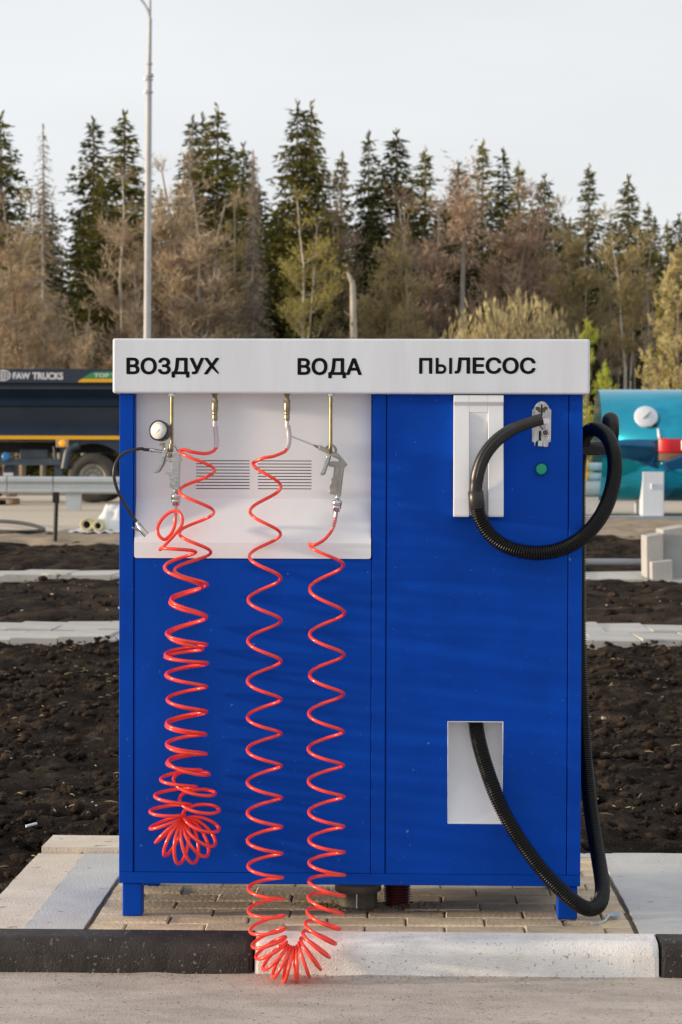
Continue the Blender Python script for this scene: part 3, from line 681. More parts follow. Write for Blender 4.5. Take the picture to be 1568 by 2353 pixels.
MB().tube(crom(cl, 6), .0064, 12).build('inlet_sleeve', M['clear'], ah)

# ------------------------------------------------------------------ tyre inflator gun with gauge
GY = -.042
def pg(fn, pts, Y): return [(P(*fn(*p), Y).x, P(*fn(*p), Y).z) for p in pts]
S1 = .6125 / 3.678 / 887.0                        # metres per g1 pixel
inf = tag(empty('tyre_inflator', P(*g1(440, 1400), GY)), 'bright alloy tyre inflator gun with round dial gauge hanging on a rod', 'inflator')
body_ = [(265, 880), (330, 862), (400, 868), (480, 875), (515, 868), (512, 960), (537, 978), (503, 1000), (490, 1390), (420, 1400), (410, 1370), (360, 1355), (358, 1195), (345, 1178), (305, 1168), (303, 1150), (385, 1150), (392, 1000), (320, 995), (305, 960), (322, 925)]
MB().prism(pg(g1, body_, GY), GY - .012, GY + .012).build('grip', M['alu'], inf, 0.004, 3)
MB().prism(pg(g1, [(400, 1180), (470, 1185), (462, 1330), (380, 1330), (378, 1200)], GY), GY - .0135, GY - .011).build('grip_panel', M['alu'], inf, 0.001)
MB().tube(crom([P(*g1(x, y), GY) for x, y in [(365, 855), (380, 800), (405, 768), (440, 790), (470, 835), (492, 880)]], 6), .0035, 10).build('hanging_loop', M['alu'], inf)
trg = [(330, 772), (357, 790), (327, 880), (300, 950), (275, 1035), (225, 1120), (190, 1150), (132, 1156), (142, 1135), (190, 1100), (238, 1000), (262, 905), (272, 845), (292, 800)]
tr = MB().prism(pg(g1, trg, GY), GY - .017, GY - .0125).build('trigger', M['alu'], inf, 0.0015)
MB().prism(pg(g1, [(x + 12, y + 6) for x, y in trg], GY), GY + .006, GY + .010).build('trigger_cheek', M['alu'], inf, 0.0015)
MB().lathe(P(*g1(312, 825), GY) + Vector((0, -.017, 0)), (0, -1, 0), [(0, .004), (.001, .004), (.002, .002)], 12).build('pin', M['steel'], tr)
MB().tube([P(*g1(165, 850), GY), P(*g1(300, 872), GY)], 24 * S1, 16).build('barrel', M['alu'], inf)
MB().tube([P(*g1(270, 760), GY), P(*g1(278, 870), GY)], [30 * S1, 22 * S1], 14).build('gauge_neck', M['alu'], inf)
MB().tube([P(*g1(345, 975), GY), P(*g1(400, 985), GY)], 26 * S1, 14).build('valve_boss', M['alu'], inf)
bb = MB().lathe(P(*g1(365, 910), GY) + Vector((0, -.012, 0)), (0, -1, 0), [(0, 36 * S1), (.004, 36 * S1), (.005, 30 * S1)], 20).build('brass_plug', M['brass'], inf)
MB().lathe(P(*g1(362, 902), GY) + Vector((0, -.017, 0)), (0, -1, 0), [(0, 24 * S1), (.006, 24 * S1), (.0065, 20 * S1)], 6, False).build('plug_nut', M['brass'], bb)
def coupler(top, bot, parent, s):
    a = (bot - top); L = a.length; f = lambda h, r: (h * L, r * s)
    c1 = MB().lathe(top, a, [f(-.02, 30), f(.07, 34), f(.12, 36), f(.13, 24), f(.2, 24)], 18).build('neck_nut', M['steel'], parent)
    MB().lathe(top, a, [f(.19, 50), f(.22, 62), f(.28, 68), f(.45, 68), f(.46, 62), f(.50, 62), f(.51, 66), f(.58, 62), f(.59, 52), f(.74, 49), f(.75, 27)], 24).build('quick_coupler', M['steel'], parent)
    MB().lathe(top, a, [f(.74, 26), f(1.0, 25)], 16).build('hose_tail', M['steel'], parent)
coupler(P(*g1(447, 1380), GY), P(*g1(441, 1690), GY), inf, S1)
sp = []
a, b = P(*g1(440, 1690), GY), P(*g1(431, 1850), GY)
for i in range(81): t = i / 80; q = a.lerp(b, t); an = t * 2 * math.pi * 8; sp.append(q + Vector((math.cos(an) * 26 * S1, math.sin(an) * 26 * S1, 0)))
MB().tube(sp, .0009, 6).build('strain_spring', M['steel'], inf)
gc = P(*g1(205, 570), GY - .012); gn = Vector((-.30, -.93, .12)).normalized()
gb = MB().lathe(gc - gn * .026, gn, [(0, .019), (.003, .0255), (.024, .0265), (.029, .0268), (.031, .0255), (.0315, .0235), (.0300, .0228), (.0295, .0001)], 36).build('gauge', M['blackp'], inf)
MB().lathe(gc + gn * .0035, gn, [(0, .0226), (.0006, .0226), (.0006, .0001)], 32).build('dial', M['dial'], gb)
u = gn.cross(Vector((0, 0, 1))).normalized() * -1; w_ = u.cross(gn) * -1
if w_.z < 0: w_ = -w_
dm = MB()
for i in range(27):
    an = math.radians(225 - 270 * i / 26); r0, r1 = (.0165, .0195) if i % 5 else (.0150, .0195); d_ = u * math.cos(an) + w_ * math.sin(an); tt = gn.cross(d_) * .00028
    c0 = gc + gn * .0043; dm.add([c0 + d_ * r0 - tt, c0 + d_ * r0 + tt, c0 + d_ * r1 + tt, c0 + d_ * r1 - tt], [(0, 1, 2, 3)])
dm.build('scale_marks', M['glass'], gb)
d_ = (u * -.45 + w_ * -.9).normalized(); tt = gn.cross(d_) * .0007
c0 = gc + gn * .0047; MB().add([c0 - tt, c0 + tt, c0 + d_ * .014 + tt * .3, c0 + d_ * .014 - tt * .3], [(0, 1, 2, 3)]).build('needle', M['glass'], gb)
MB().lathe(gc + gn * .0045, gn, [(0, .0026), (.0012, .0024), (.0014, .001)], 12).build('hub', M['dial'], gb)
MB().lathe(P(*g1(255, 740), GY), (0.1, 0, -1), [(0, .008), (.006, .008)], 6, False).build('gauge_nut', M['brass'], inf)
# its short black whip hose and chuck
wp = [P(*g1(160, 850), GY), P(*g1(80, 838), GY), P(*g1(0, 832), GY - .004), P(325, 1031, GY - .012), P(300, 1035.5, GY - .02), P(278, 1047, GY - .026), P(264.5, 1070, GY - .03), P(262.5, 1098, GY - .03), P(271, 1128, GY - .026), P(286, 1157, GY - .02), P(302, 1182, GY - .014), P(314.5, 1200, GY - .012)]
MB().tube(crom(wp, 6)[6:], .0042, 12).build('whip_hose', M['blackp'], inf)
MB().tube([P(*g1(170, 850), GY), P(*g1(150, 847), GY), P(*g1(148, 847), GY), P(*g1(110, 843), GY), P(*g1(108, 843), GY), P(*g1(80, 838), GY)], [.0042, .0042, .0055, .0055, .0040, .0052], 12).build('hose_fitting', M['steel'], inf)
a, b = P(314, 1199, GY - .012), P(325, 1217, GY - .012)
ck = MB().tube([a, a.lerp(b, .35), a.lerp(b, .36), P(331.5, 1224, GY - .012), P(337, 1230, GY - .012)], [.0052, .0052, .0068, .0078, .0074], 14).build('air_chuck', M['steel'], inf)
MB().tube([P(326, 1221, GY - .014), P(312, 1216, GY - .016), P(303, 1211.5, GY - .018)], [.003, .0024, .002], 8).build('chuck_lever', M['brass'], ck)

# ------------------------------------------------------------------ blow gun
BY = -.034; S2 = .6125 / 3.676 / 887.0
bg_ = tag(empty('blow_gun', P(*g2(740, 1480), BY)), 'grey enamelled blow gun with long thin nozzle hanging on a rod', 'spray gun')
bp_ = [(500, 780), (545, 774), (560, 790), (720, 868), (770, 883), (905, 1045), (862, 1072), (850, 1110), (805, 1482), (640, 1440), (645, 1400), (670, 1240), (695, 1220), (715, 1075), (640, 1060), (634, 1005), (690, 990), (790, 1000), (770, 965), (680, 925), (545, 856), (500, 832)]
MB().prism(pg(g2, bp_, BY), BY - .011, BY + .011).build('grip', M['greygun'], bg_, 0.004, 3)
MB().prism(pg(g2, [(690, 1250), (765, 1250), (750, 1425), (668, 1415)], BY), BY - .0122, BY - .010).build('grip_panel', M['greygun'], bg_, 0.0008)
MB().prism(pg(g2, [(742, 1075), (785, 1078), (775, 1195), (725, 1195)], BY), BY - .0118, BY - .010).build('grip_rib', M['greygun'], bg_, 0.0006)
MB().tube(crom([P(*g2(x, y), BY) for x, y in [(605, 812), (628, 780), (668, 766), (710, 785), (738, 830), (735, 875)]], 6), .0034, 10).build('hanging_ring', M['greygun'], bg_)
trg = [(622, 906), (662, 915), (655, 958), (612, 1068), (582, 1160), (548, 1185), (512, 1176), (530, 1150), (560, 1080), (596, 970)]
t2 = MB().prism(pg(g2, trg, BY), BY - .0155, BY - .0115).build('trigger', M['alu'], bg_, 0.0012)
MB().prism(pg(g2, [(x + 10, y + 8) for x, y in trg], BY), BY + .004, BY + .009).build('trigger_cheek', M['greygun'], bg_, 0.001)
MB().lathe(P(*g2(630, 938), BY) + Vector((0, -.0155, 0)), (0, -1, 0), [(0, .004), (.001, .004), (.0018, .002)], 12).build('pin', M['steel'], t2)
MB().tube([P(*g2(645, 1035), BY), P(*g2(710, 1045), BY)], 30 * S2, 14).build('valve_boss', M['greygun'], bg_)
MB().tube([P(*g2(500, 802), BY), P(*g2(545, 815), BY)], 36 * S2, 16).build('nozzle_collar', M['greygun'], bg_)
MB().tube([P(*g2(430, 770), BY), P(*g2(470, 790), BY), P(*g2(500, 802), BY)], [11 * S2, 19 * S2, 22 * S2], 12).build('nozzle_nut', M['brass'], bg_)
MB().tube([P(*g2(116, 645), BY - .012), P(*g2(432, 771), BY)], 12 * S2, 10).build('nozzle', M['steel'], bg_)
coupler(P(*g2(765, 1475), BY), P(*g2(735, 1765), BY), bg_, S2)
sp = []; cc = crom([P(*g2(735, 1765), BY - .002), P(*g2(718, 1850), BY - .006), P(*g2(690, 1930), BY - .014)], 40)
for i, q in enumerate(cc): an = i / len(cc) * 2 * math.pi * 8; sp.append(q + Vector((math.cos(an) * 26 * S2, math.sin(an) * 26 * S2, 0)))
MB().tube(sp, .0009, 6).build('strain_spring', M['steel'], bg_)

# ------------------------------------------------------------------ vacuum hose
vh = tag(empty('vacuum_hose', P(1096, 1165, -.06)), 'black corrugated vacuum hose with curved nozzle looped over the side hook', 'hose')
wpts = [(1247, 963, -.082), (1222, 970, -.082), (1182, 985, -.080), (1145, 1009, -.078), (1116, 1043, -.076), (1100, 1082, -.073), (1094.5, 1118, -.070), (1094, 1134, -.068)]
path = crom([P(*p) for p in wpts], 8); n = len(path)
rad = [float(np.interp(i / n, [0, .3, .33, .62, .78, .8, 1], [.0148, .0158, .0166, .0178, .0180, .0168, .0168])) for i in range(n)]
wand = MB().tube(path, rad, 22).build('nozzle', M['blackp'], vh)
for off, (k0, k1), dy in ((.0150, (19, 40), -.0085), (.0075, (17, 46), -.0155), (.0005, (20, 46), -.0178)):   # raised ribs along the nozzle
    q = []
    for i in range(k0, k1):
        T = (path[i + 1] - path[i - 1]).normalized(); nrm = Vector((T.z, 0, -T.x))
        if nrm.x > 0: nrm = -nrm
        q.append(path[i] - nrm * (off * -1) + Vector((0, dy, 0)) if False else path[i] + nrm * (off - .006) + Vector((0, -math.sqrt(max(0, rad[i] ** 2 - (off - .006) ** 2)), 0)))
    rr = [.0014 * math.sin(math.pi * min(1, max(0.05, j / (len(q) - 1)))) ** .4 + .0002 for j in range(len(q))]
    MB().tube(q, rr, 6).build('nozzle_rib', M['blackp'], wand)
MB().lathe(P(1247, 963, -.082) + (path[0] - path[2]).normalized() * .0003, path[0] - path[2], [(0, .0125), (.0004, .0125)], 18).build('nozzle_mouth', M['dark'], wand)
a, b = P(1093.5, 1128, -.068), P(1097, 1168, -.064)
MB().tube([a, a.lerp(b, .03), a.lerp(b, .5), a.lerp(b, .93), b], [.0180, .0198, .0202, .0212, .0195], 24).build('cuff', M['blackp'], vh)
hp = [(1097, 1164, -.064), (1104, 1192, -.062), (1126, 1228, -.062), (1160, 1254, -.061), (1204, 1268, -.058), (1250, 1270, -.052), (1297, 1259, -.042), (1342, 1232, -.026), (1379, 1190, .000), (1402, 1140, .035), (1413, 1085, .075), (1410, 1036, .12), (1394, 1001, .18), (1369, 986, .25), (1347, 998, .32), (1335, 1036, .375), (1331, 1100, .40), (1331, 1200, .41), (1331, 1330, .41), (1332, 1480, .405), (1337, 1620, .38), (1348, 1770, .32), (1362, 1890, .24), (1377, 1980, .14), (1385, 2040, .05), (1379, 2076, -.01), (1359, 2089, -.045), (1333, 2081, -.064), (1298, 2053, -.072), (1245, 1998, -.074), (1190, 1922, -.068), (1147, 1843, -.052), (1117, 1762, -.016), (1101, 1705, .014), (1094, 1662, .036), (1092, 1625, .045)]
path, L = resample(crom([P(*p) for p in hp], 10), 0.00105)
pitch = 0.0063; rads = []
for i in range(len(path)):
    s = (i * L / (len(path) - 1)) / pitch; f = s - math.floor(s)
    rads.append(.0158 + .0042 * (1 if .18 < f < .60 else (f / .18 if f <= .18 else max(0, (.78 - f) / .18) if f < .78 else 0)))
MB().tube(path, rads, 18).build('corrugated_hose', M['blackr'], vh)
# hook on the cabinet's side that carries the loop
hk = MB(); p0 = Vector((CX1 - .002, .36, Z0(1029, .36))); pe = P(1400, 1029, .36)
hk.tube([p0, pe], .0195, 18)
arm = hk.build('hose_hook', M['blackp'], st)
q = P(1403.5, 1040, .36); top = P(1403.5, 966, .36)
cap = [q, q.lerp(top, .55), q.lerp(top, .56), top]; rr = [.0225, .0225, .0238, .0238]
for t in (.25, .5, .7, .85, .95, 1.0): cap.append(top + Vector((0, 0, .0238 * t))); rr.append(.0238 * math.sqrt(max(0.0005, 1 - t * t)))
MB().tube(cap, rr, 24).build('hook_horn', M['blackp'], arm)
MB().tube([P(1369, 1029, .36), P(1373, 1029, .36)], .0203, 18).build('hook_collar', M['blackp'], arm)

# ------------------------------------------------------------------ pipes under the cabinet, litter
pt = G(822, 2092); s = 1 / 850.0
pb = tag(MB().lathe((pt.x, pt.y + .06, -.01), (0, 0, 1), [(0, .052), (.052, .052), (.053, .062), (.075, .062), (.078, .058), (.078, .0001)], 32).build('drain_stub', mat('grey_pipe_plastic', (0.13, 0.12, 0.105), .45, var=.25, vscale=25)), 'grey plastic drain stub with a lid standing under the blue cabinet', 'drain')
MB().box(pt.x - .004, pt.x - .001, pt.y + .0065, pt.y + .0085, 0.004, .05).build('seam', M['whitep'], pb)
rpath = [Vector((pt.x + .105, pt.y + .10, z)) for z in np.arange(-.01, ZB + .03, .0012)]
tag(MB().tube(rpath, [.034 + .003 * math.sin(i * 1.1) for i in range(len(rpath))], 20).build('conduit', mat('dark_red_conduit', (0.085, 0.009, 0.010), .4)), 'dark red corrugated conduit rising from paving into the cabinet', 'conduit')
for i, (dx, lbl) in enumerate(((-.012, 'black cable running straight down to the grey drain stub'), (.028, 'black cable slanting down onto the grey drain stub'), (-.055, 'thin black cable dangling clear of the grey drain stub'))):
    r = .012 if i < 2 else .005
    cb = crom([(pt.x + dx * 1.7, pt.y + .09, ZB + .02), (pt.x + dx * 1.4, pt.y + .075, .10), (pt.x + dx, pt.y + .06, .074 if i < 2 else .055)], 6)
    tag(MB().tube(cb, r, 10).build('cable', M['blackp']), lbl, 'cable')
m = MB(); rr = random.Random(9)
for i in range(500):
    an = rr.random() * 6.283; d = .055 + abs(rr.gauss(0, .05)); x, y = pt.x + math.cos(an) * d * 1.5 + .03, pt.y + .055 + math.sin(an) * d * .7
    r = rr.uniform(.0015, .007) * (1.2 - min(1, d * 4)); r = max(r, .0012); c0 = Vector((x, y, r * .4))
    a5 = [Vector((rr.uniform(-1, 1), rr.uniform(-1, 1), rr.uniform(-.4, 1))).normalized() * r for _ in range(5)]
    m.add([c0 + v for v in a5], [(0, 1, 2), (0, 2, 3), (0, 3, 4), (1, 2, 4), (2, 3, 4), (0, 1, 4)])
stuff(m.build('loose_dirt', mat('dry_dirt', (0.15, 0.10, 0.06), .95, var=.5, vscale=60)))
# dropped plastic spoon
sb = G(1412, 2112); sp_ = tag(empty('plastic_spoon', sb), 'clear bluish plastic spoon dropped on the pavers by the hose', 'spoon')
M['spoon'] = mat('clear_blue_plastic', (0.40, 0.50, 0.66), .12, spec=.7, var=.2, vscale=90)
mm = MB(); ax = Vector((.045, .018, 0)); ay = Vector((-.012, .030, 0)); n = 16; rings = 4; c0 = sb + Vector((0, 0, .010))
for k in range(rings + 1):
    f = k / rings
    for i in range(n):
        t = 2 * math.pi * i / n; mm.v.append(tuple(c0 + ax * .5 * f * math.cos(t) + ay * .5 * f * math.sin(t) + Vector((0, 0, -.008 + .010 * f * f))))
for k in range(rings):
    for i in range(n): mm.f.append((k * n + i, k * n + (i + 1) % n, (k + 1) * n + (i + 1) % n, (k + 1) * n + i)); mm.sm.append(True); mm.mi.append(0)
bo = mm.build('bowl', M['spoon'], sp_); md = bo.modifiers.new('t', 'SOLIDIFY'); md.thickness = .0012
hd2 = MB().tube([c0 + Vector((-.012, -.006, .001)), G(1390, 2122) + Vector((0, 0, .006)), G(1372, 2128) + Vector((0, 0, .005)), G(1358, 2126) + Vector((0, 0, .006))], [.003, .0022, .0028, .0030], 6).build('handle', M['spoon'], sp_)
# ------------------------------------------------------------------ beyond the machine: lorry, barrier, tank and litter
def zt(x, y): return (.1952 * x, 826.9 + .1952 * y)
M['navy'] = mat('navy_lorry_paint', (0.014, 0.026, 0.048), .35, var=.15, vscale=1.5)
M['chassis'] = mat('black_chassis', (0.010, 0.010, 0.011), .6, var=.3, vscale=3)
M['navyg'] = mat('blue_grey_steel', (0.045, 0.065, 0.085), .45, var=.2, vscale=3)
M['yellow'] = mat('yellow_stripe', (0.75, 0.40, 0.0), .5)
M['sgreen'] = mat('sticker_green', (0.03, 0.25, 0.08), .5)
M['slett'] = mat('pale_lettering', (0.62, 0.62, 0.66), .5)
M['rubber'] = mat('tyre_rubber', (0.050, 0.045, 0.040), .8, var=.2, vscale=4)
M['rim'] = mat('wheel_rim', (0.34, 0.32, 0.28), .5, .3, var=.2, vscale=6)
M['galv'] = mat('galvanised_rail', (0.46, 0.50, 0.53), .42, .25, var=.08, vscale=2)
M['wood'] = mat('raw_timber', (0.26, 0.16, 0.09), .85, var=.3, vscale=4)
TY = 44.1; TS = 5227 / (TY + 5.89); gz = zg(TY) + .02
tk = tag(empty('dump_truck', (P(150, 1100, TY).x, TY + 1.2, gz)), 'dark navy dump truck with lettered tipper body and yellow stripe', 'truck')
Zt = lambda zy: P(*zt(700, zy), TY).z
x0t, x1t = P(-260, 1000, TY).x, P(500, 1000, TY).x
prof = [(0.0, Zt(105)), (0.0, Zt(270)), (.10, Zt(285)), (.10, Zt(302)), (.02, Zt(312)), (.02, Zt(345)), (.14, Zt(362)), (.26, Zt(436)), (.04, Zt(530)), (.10, Zt(560)), (.24, Zt(770)), (.20, Zt(792)), (.0, Zt(890)), (.0, Zt(938)), (.06, Zt(950)), (2.3, Zt(950)), (2.3, Zt(105))]
bd_ = MB().extx([(TY + y, z) for y, z in prof], x0t, x1t).build('tipper_body', M['navy'], tk)
MB().box(x0t, x1t, TY - .012, TY - .004, Zt(936), Zt(893)).build('side_stripe', M['yellow'], bd_)
LY = TY - .006
word('FAW', zt(150, 146), zt(355, 226), LY, M['slett'], bd_, 'lettering', .05)
word('TRUCKS', zt(380, 146), zt(745, 232), LY, M['slett'], bd_, 'lettering', .05)
em = MB(); ec = P(*zt(38, 182), LY); ra, rb = .17, .123
def ring(mb, a0, b0, a1, b1, n=40):
    v = [];
    for k in range(n): t = 2 * math.pi * k / n; v += [(ec.x + a0 * math.cos(t), LY, ec.z + b0 * math.sin(t)), (ec.x + a1 * math.cos(t), LY, ec.z + b1 * math.sin(t))]
    mb.add(v, [(2 * k, 2 * k + 1, (2 * k + 3) % (2 * n), (2 * k + 2) % (2 * n)) for k in range(n)])
ring(em, ra, rb, ra * .84, rb * .80)
for dx, w_ in ((-.024, .011), (.024, .011)): em.quad((ec.x + dx - w_, LY - .001, ec.z - rb * .8), (ec.x + dx + w_, LY - .001, ec.z - rb * .8), (ec.x + dx + w_, LY - .001, ec.z + rb * .8), (ec.x + dx - w_, LY - .001, ec.z + rb * .8))
for s_ in (-1, 1):
    for dz in (-.05, 0, .05): em.quad((ec.x + s_ * .035, LY - .001, ec.z + dz - .010), (ec.x + s_ * .128, LY - .001, ec.z + dz * .6 - .009), (ec.x + s_ * .128, LY - .001, ec.z + dz * .6 + .009), (ec.x + s_ * .035, LY - .001, ec.z + dz + .010))
em.build('emblem', M['slett'], bd_)
MB().prism(pg(zt, [(975, 216), (1010, 190), (1060, 162), (1110, 145), (1160, 140), (1720, 140), (1720, 218)], LY), LY - .004, LY + .002).build('green_sticker', M['sgreen'], bd_)
MB().prism(pg(zt, [(915, 262), (930, 245), (965, 222), (1720, 222), (1720, 262)], LY), LY - .004, LY + .002).build('yellow_sticker', M['yellow'], bd_)
word('TOP TR', zt(1108, 158), zt(1420, 206), LY - .005, M['slett'], bd_, 'lettering', .03)
# running gear
fr = MB(); fr.box(x0t - .6, x1t - .3, TY + .75, TY + 1.6, Zt(1090), Zt(960)); fr.build('chassis_frame', M['chassis'], tk)
MB().box(P(*zt(200, 0), TY).x, P(*zt(540, 0), TY).x, TY + .35, TY + .9, Zt(1165), Zt(1050)).build('battery_box', M['navyg'], tk, .02)
MB().box(P(*zt(5, 0), TY).x, P(*zt(150, 0), TY).x, TY + .3, TY + .8, Zt(1370), Zt(1240)).build('air_tank', M['navyg'], tk, .05)
MB().box(P(*zt(15, 0), TY).x, P(*zt(130, 0), TY).x, TY + .28, TY + .32, Zt(1368), Zt(1330)).build('white_plate', M['whitep'], tk)
gr = MB(); gr.box(x0t - .3, P(*zt(725, 0), TY).x, TY + .06, TY + .12, Zt(1240), Zt(1165)); gr.box(x0t - .3, P(*zt(725, 0), TY).x, TY + .06, TY + .12, Zt(1420), Zt(1370)); gr.box(P(*zt(630, 0), TY).x, P(*zt(725, 0), TY).x, TY + .121, TY + .17, Zt(1425), Zt(1170))
gr.tube([P(*zt(636, 1020), TY + .1), P(*zt(650, 1165), TY + .1)], .03, 8); gr.build('side_guard', M['navyg'], tk)
p = P(*zt(70, 1140), TY); MB().lathe((p.x, TY + .06, p.z), (0, -1, 0), [(0, .1), (.06, .1), (.08, .06)], 18).build('filler_cap', mat('blue_cap', (0.02, 0.16, 0.42), .4), tk)
p = P(*zt(736, 982), TY); lm = MB().box(p.x - .14, p.x + .14, TY - .03, TY + .03, p.z - .09, p.z + .09).build('marker_lamp', mat('lamp_housing', (0.45, 0.30, 0.16), .4), tk, .01)
am = mat('amber_lens', (0.9, 0.32, 0.01), .25); am.node_tree.nodes['Principled BSDF'].inputs['Emission Color'].default_value = (1, .42, .02, 1); am.node_tree.nodes['Principled BSDF'].inputs['Emission Strength'].default_value = 0.45
MB().lathe((p.x, TY - .03, p.z), (0, -1, 0), [(0, .072), (.02, .06), (.026, .0001)], 18).build('lamp_lens', am, lm)
mg = MB().tube(crom([P(*zt(x, y), TY + .06) for x, y in [(760, 1280), (775, 1200), (800, 1080), (850, 1030), (930, 1000)]], 5), .09, 8).build('mudguard', M['navyg'], tk)
mud = MB(); wc = P(*zt(1090, 1410), TY)
arc = [(wc.x + .82 * math.cos(t), wc.z + .80 * math.sin(t)) for t in np.linspace(math.radians(28), math.radians(152), 14)]
mud.prism([(arc[0][0], Zt(945))] + arc + [(arc[-1][0], Zt(945))], TY + .05, TY + .10); mud.build('wheel_arch', M['navy'], tk)
def wheel(cx, cz, y, rad):
    w = MB().lathe((cx, y + .30, cz), (0, -1, 0), [(0, rad * .62), (.02, rad * .9), (.06, rad * .98), (.24, rad), (.29, rad * .97), (.33, rad * .86), (.345, rad * .72), (.33, rad * .56), (.12, rad * .54), (.12, .0001)], 48).build('wheel', M['rubber'], tk)
    MB().lathe((cx, y + .02, cz), (0, -1, 0), [(-.2, rad * .54), (0.02, rad * .56), (.03, rad * .55), (.02, rad * .48), (-.08, rad * .42), (-.09, rad * .20), (-.02, rad * .18), (0, rad * .10), (0, .0001)], 36).build('rim', M['rim'], w)
    nut = MB()
    for k in range(10): t = 2 * math.pi * k / 10; nut.lathe((cx + rad * .31 * math.cos(t), y + .11, cz + rad * .31 * math.sin(t)), (0, -1, 0), [(0, .022), (.06, .018)], 6, False)
    stuff(nut.build('wheel_nuts', M['galv'], w))
R = .555
for k in range(2): wheel(wc.x + k * 1.38, gz + R, TY + .02, R)
for k in range(2): wheel(wc.x + k * 1.38, gz + R, TY + 1.95, R)
MB().box(x1t, x1t + .06, TY + .03, TY + 2.27, Zt(950), Zt(120)).build('tailgate', M['navy'], tk)
# timber stack on the far road under the lorry's shadow
for i, (xa_, xb_, dz) in enumerate(((-190, 180, 0), (-260, 150, .16))):
    a, b = P(*zt(xa_, 1600), 42.5), P(*zt(xb_, 1600), 42.5)
    pa = tag(empty('timber_pallet', ((a.x + b.x) / 2, 42.5, zg(42.5) + dz + .03)), ('lower' if i == 0 else 'upper') + ' brown timber pallet lying behind the crash barrier', 'pallet', 'pallets behind the barrier')
    for k in range(3): MB().box(a.x + (b.x - a.x) * k * .45, a.x + (b.x - a.x) * (k * .45 + .1), 42.1, 43.1, zg(42.5) + .03 + dz, zg(42.5) + .12 + dz).build('runner', M['wood'], pa)
    for k in range(6): MB().box(a.x, b.x, 42.1 + k * .17, 42.23 + k * .17, zg(42.5) + .122 + dz, zg(42.5) + .15 + dz).build('board', M['wood'], pa)
# crash barrier
GYb = 38.2; rl = tag(empty('crash_barrier', (P(120, 1100, GYb).x, GYb, zg(GYb))), 'galvanised corrugated crash barrier in front of the dump truck', 'barrier')
zr0, zr1 = P(100, 1134, GYb).z, P(100, 1095, GYb).z; h = zr1 - zr0
sec = [(0, 0), (-.02, .03), (-.08, .10), (-.08, .28), (-.01, .42), (0, .5), (-.01, .58), (-.08, .72), (-.08, .90), (-.02, .97), (0, 1)]
sec = [(GYb + y, zr0 + z * h) for y, z in sec]; sec2 = [(y + .006, z) for y, z in reversed(sec)]
for xa_, xb_ in ((-7.6, -6.72), (-11.8, -7.62), (-6.70, -2.4)): MB().extx(sec + sec2, xa_, xb_).build('rail_beam', M['galv'], rl)
for px_ in (168, 168 + 2 * 118, 168 - 2 * 118 - 60):
    x = P(px_, 1150, GYb).x; MB().box(x - .145, x + .145, GYb + .03, GYb + .16, zg(GYb) - .1, zr1 - .06).build('post', M['galv'], rl)
# thin black stake
sk = G(126, 1250); hgt = P(130, 1134, sk.y).z
stk = tag(empty('stake', sk), 'thin black metal stake standing in the soil before the barrier', 'stake')
MB().tube([sk + Vector((0, 0, -.05)), Vector((P(130, 1150, sk.y).x, sk.y, hgt - .06))], .028, 8).build('shaft', M['chassis'], stk)
q = P(130, 1150, sk.y); MB().box(q.x - .05, q.x + .035, sk.y - .03, sk.y + .03, hgt - .12, hgt + .02).build('stake_cap', M['chassis'], stk, .006)
# rolls in white sheeting
rb_ = G(205, 1229); RYb = rb_.y
M['sheet'] = mat('white_sheeting', (0.72, 0.72, 0.72), .4, var=.08, vscale=5, trans=0.0)
M['roll'] = mat('pale_roll', (0.55, 0.50, 0.30), .8, var=.1, vscale=9)
for k, (cxp, cyp, r, lbl) in enumerate(((196, 1208, .098, 'larger pale roll with dark hollow core on the white sheet'), (222, 1213, .082, 'smaller pale roll with dark hollow core against the wrapped bundle'))):
    c_ = P(cxp, cyp, RYb - .05); c_.z = zg(RYb) + r + .05
    ro = tag(MB().lathe((c_.x, RYb + .5, c_.z), (.05, -1, 0), [(0, r), (.62, r), (.63, r * .95), (.63, r * .55), (.45, r * .5), (.45, .0001)], 24).build('insulation_roll', M['roll']), lbl, 'roll', 'rolls beside the wrapped bundle')
    MB().lathe((c_.x + .012, RYb - .05, c_.z), (.05, -1, 0), [(0, r * .5), (.01, r * .5), (.01, .001)], 18).build('hollow_core', M['dark'], ro)
m = MB(); nx, ny = 30, 16
x0b, x1b = P(203, 1200, RYb).x, P(330, 1200, RYb).x
for j in range(ny + 1):
    for i in range(nx + 1):
        u, v = i / nx, j / ny; hgt_ = .36 * min(1, u * 4) * (math.sin(math.pi * min(1, v)) ** .5) if 0 < v < 1 else 0
        m.v.append((x0b + (x1b - x0b) * u, RYb + .15 + .7 * v, zg(RYb) + .05 + hgt_ + .05 * noise.noise((u * 9, v * 7, 2)) + .03 * noise.noise((u * 22, v * 17, 2))))
for j in range(ny):
    for i in range(nx): a = j * (nx + 1) + i; m.f.append((a, a + 1, a + nx + 2, a + nx + 1)); m.sm.append(True); m.mi.append(0)
tag(m.build('wrapped_bundle', M['sheet']), 'crumpled white plastic wrapped bundle lying beside two rolls', 'bundle')
m = MB(); x0b, x1b = P(163, 1220, RYb).x, P(345, 1220, RYb).x
for j in range(9):
    for i in range(41):
        u, v = i / 40, j / 8; m.v.append((x0b + (x1b - x0b) * u, RYb - .35 + 1.5 * v, zg(RYb) + .045 + .03 * noise.noise((u * 14, v * 6, 4))))
for j in range(8):
    for i in range(40): a = j * 41 + i; m.f.append((a, a + 1, a + 42, a + 41)); m.sm.append(True); m.mi.append(0)
o = m.build('plastic_sheet', M['sheet']); md = o.modifiers.new('t', 'SOLIDIFY'); md.thickness = .01; tag(o, 'white plastic sheet spread on the ground under the rolls', 'sheet')
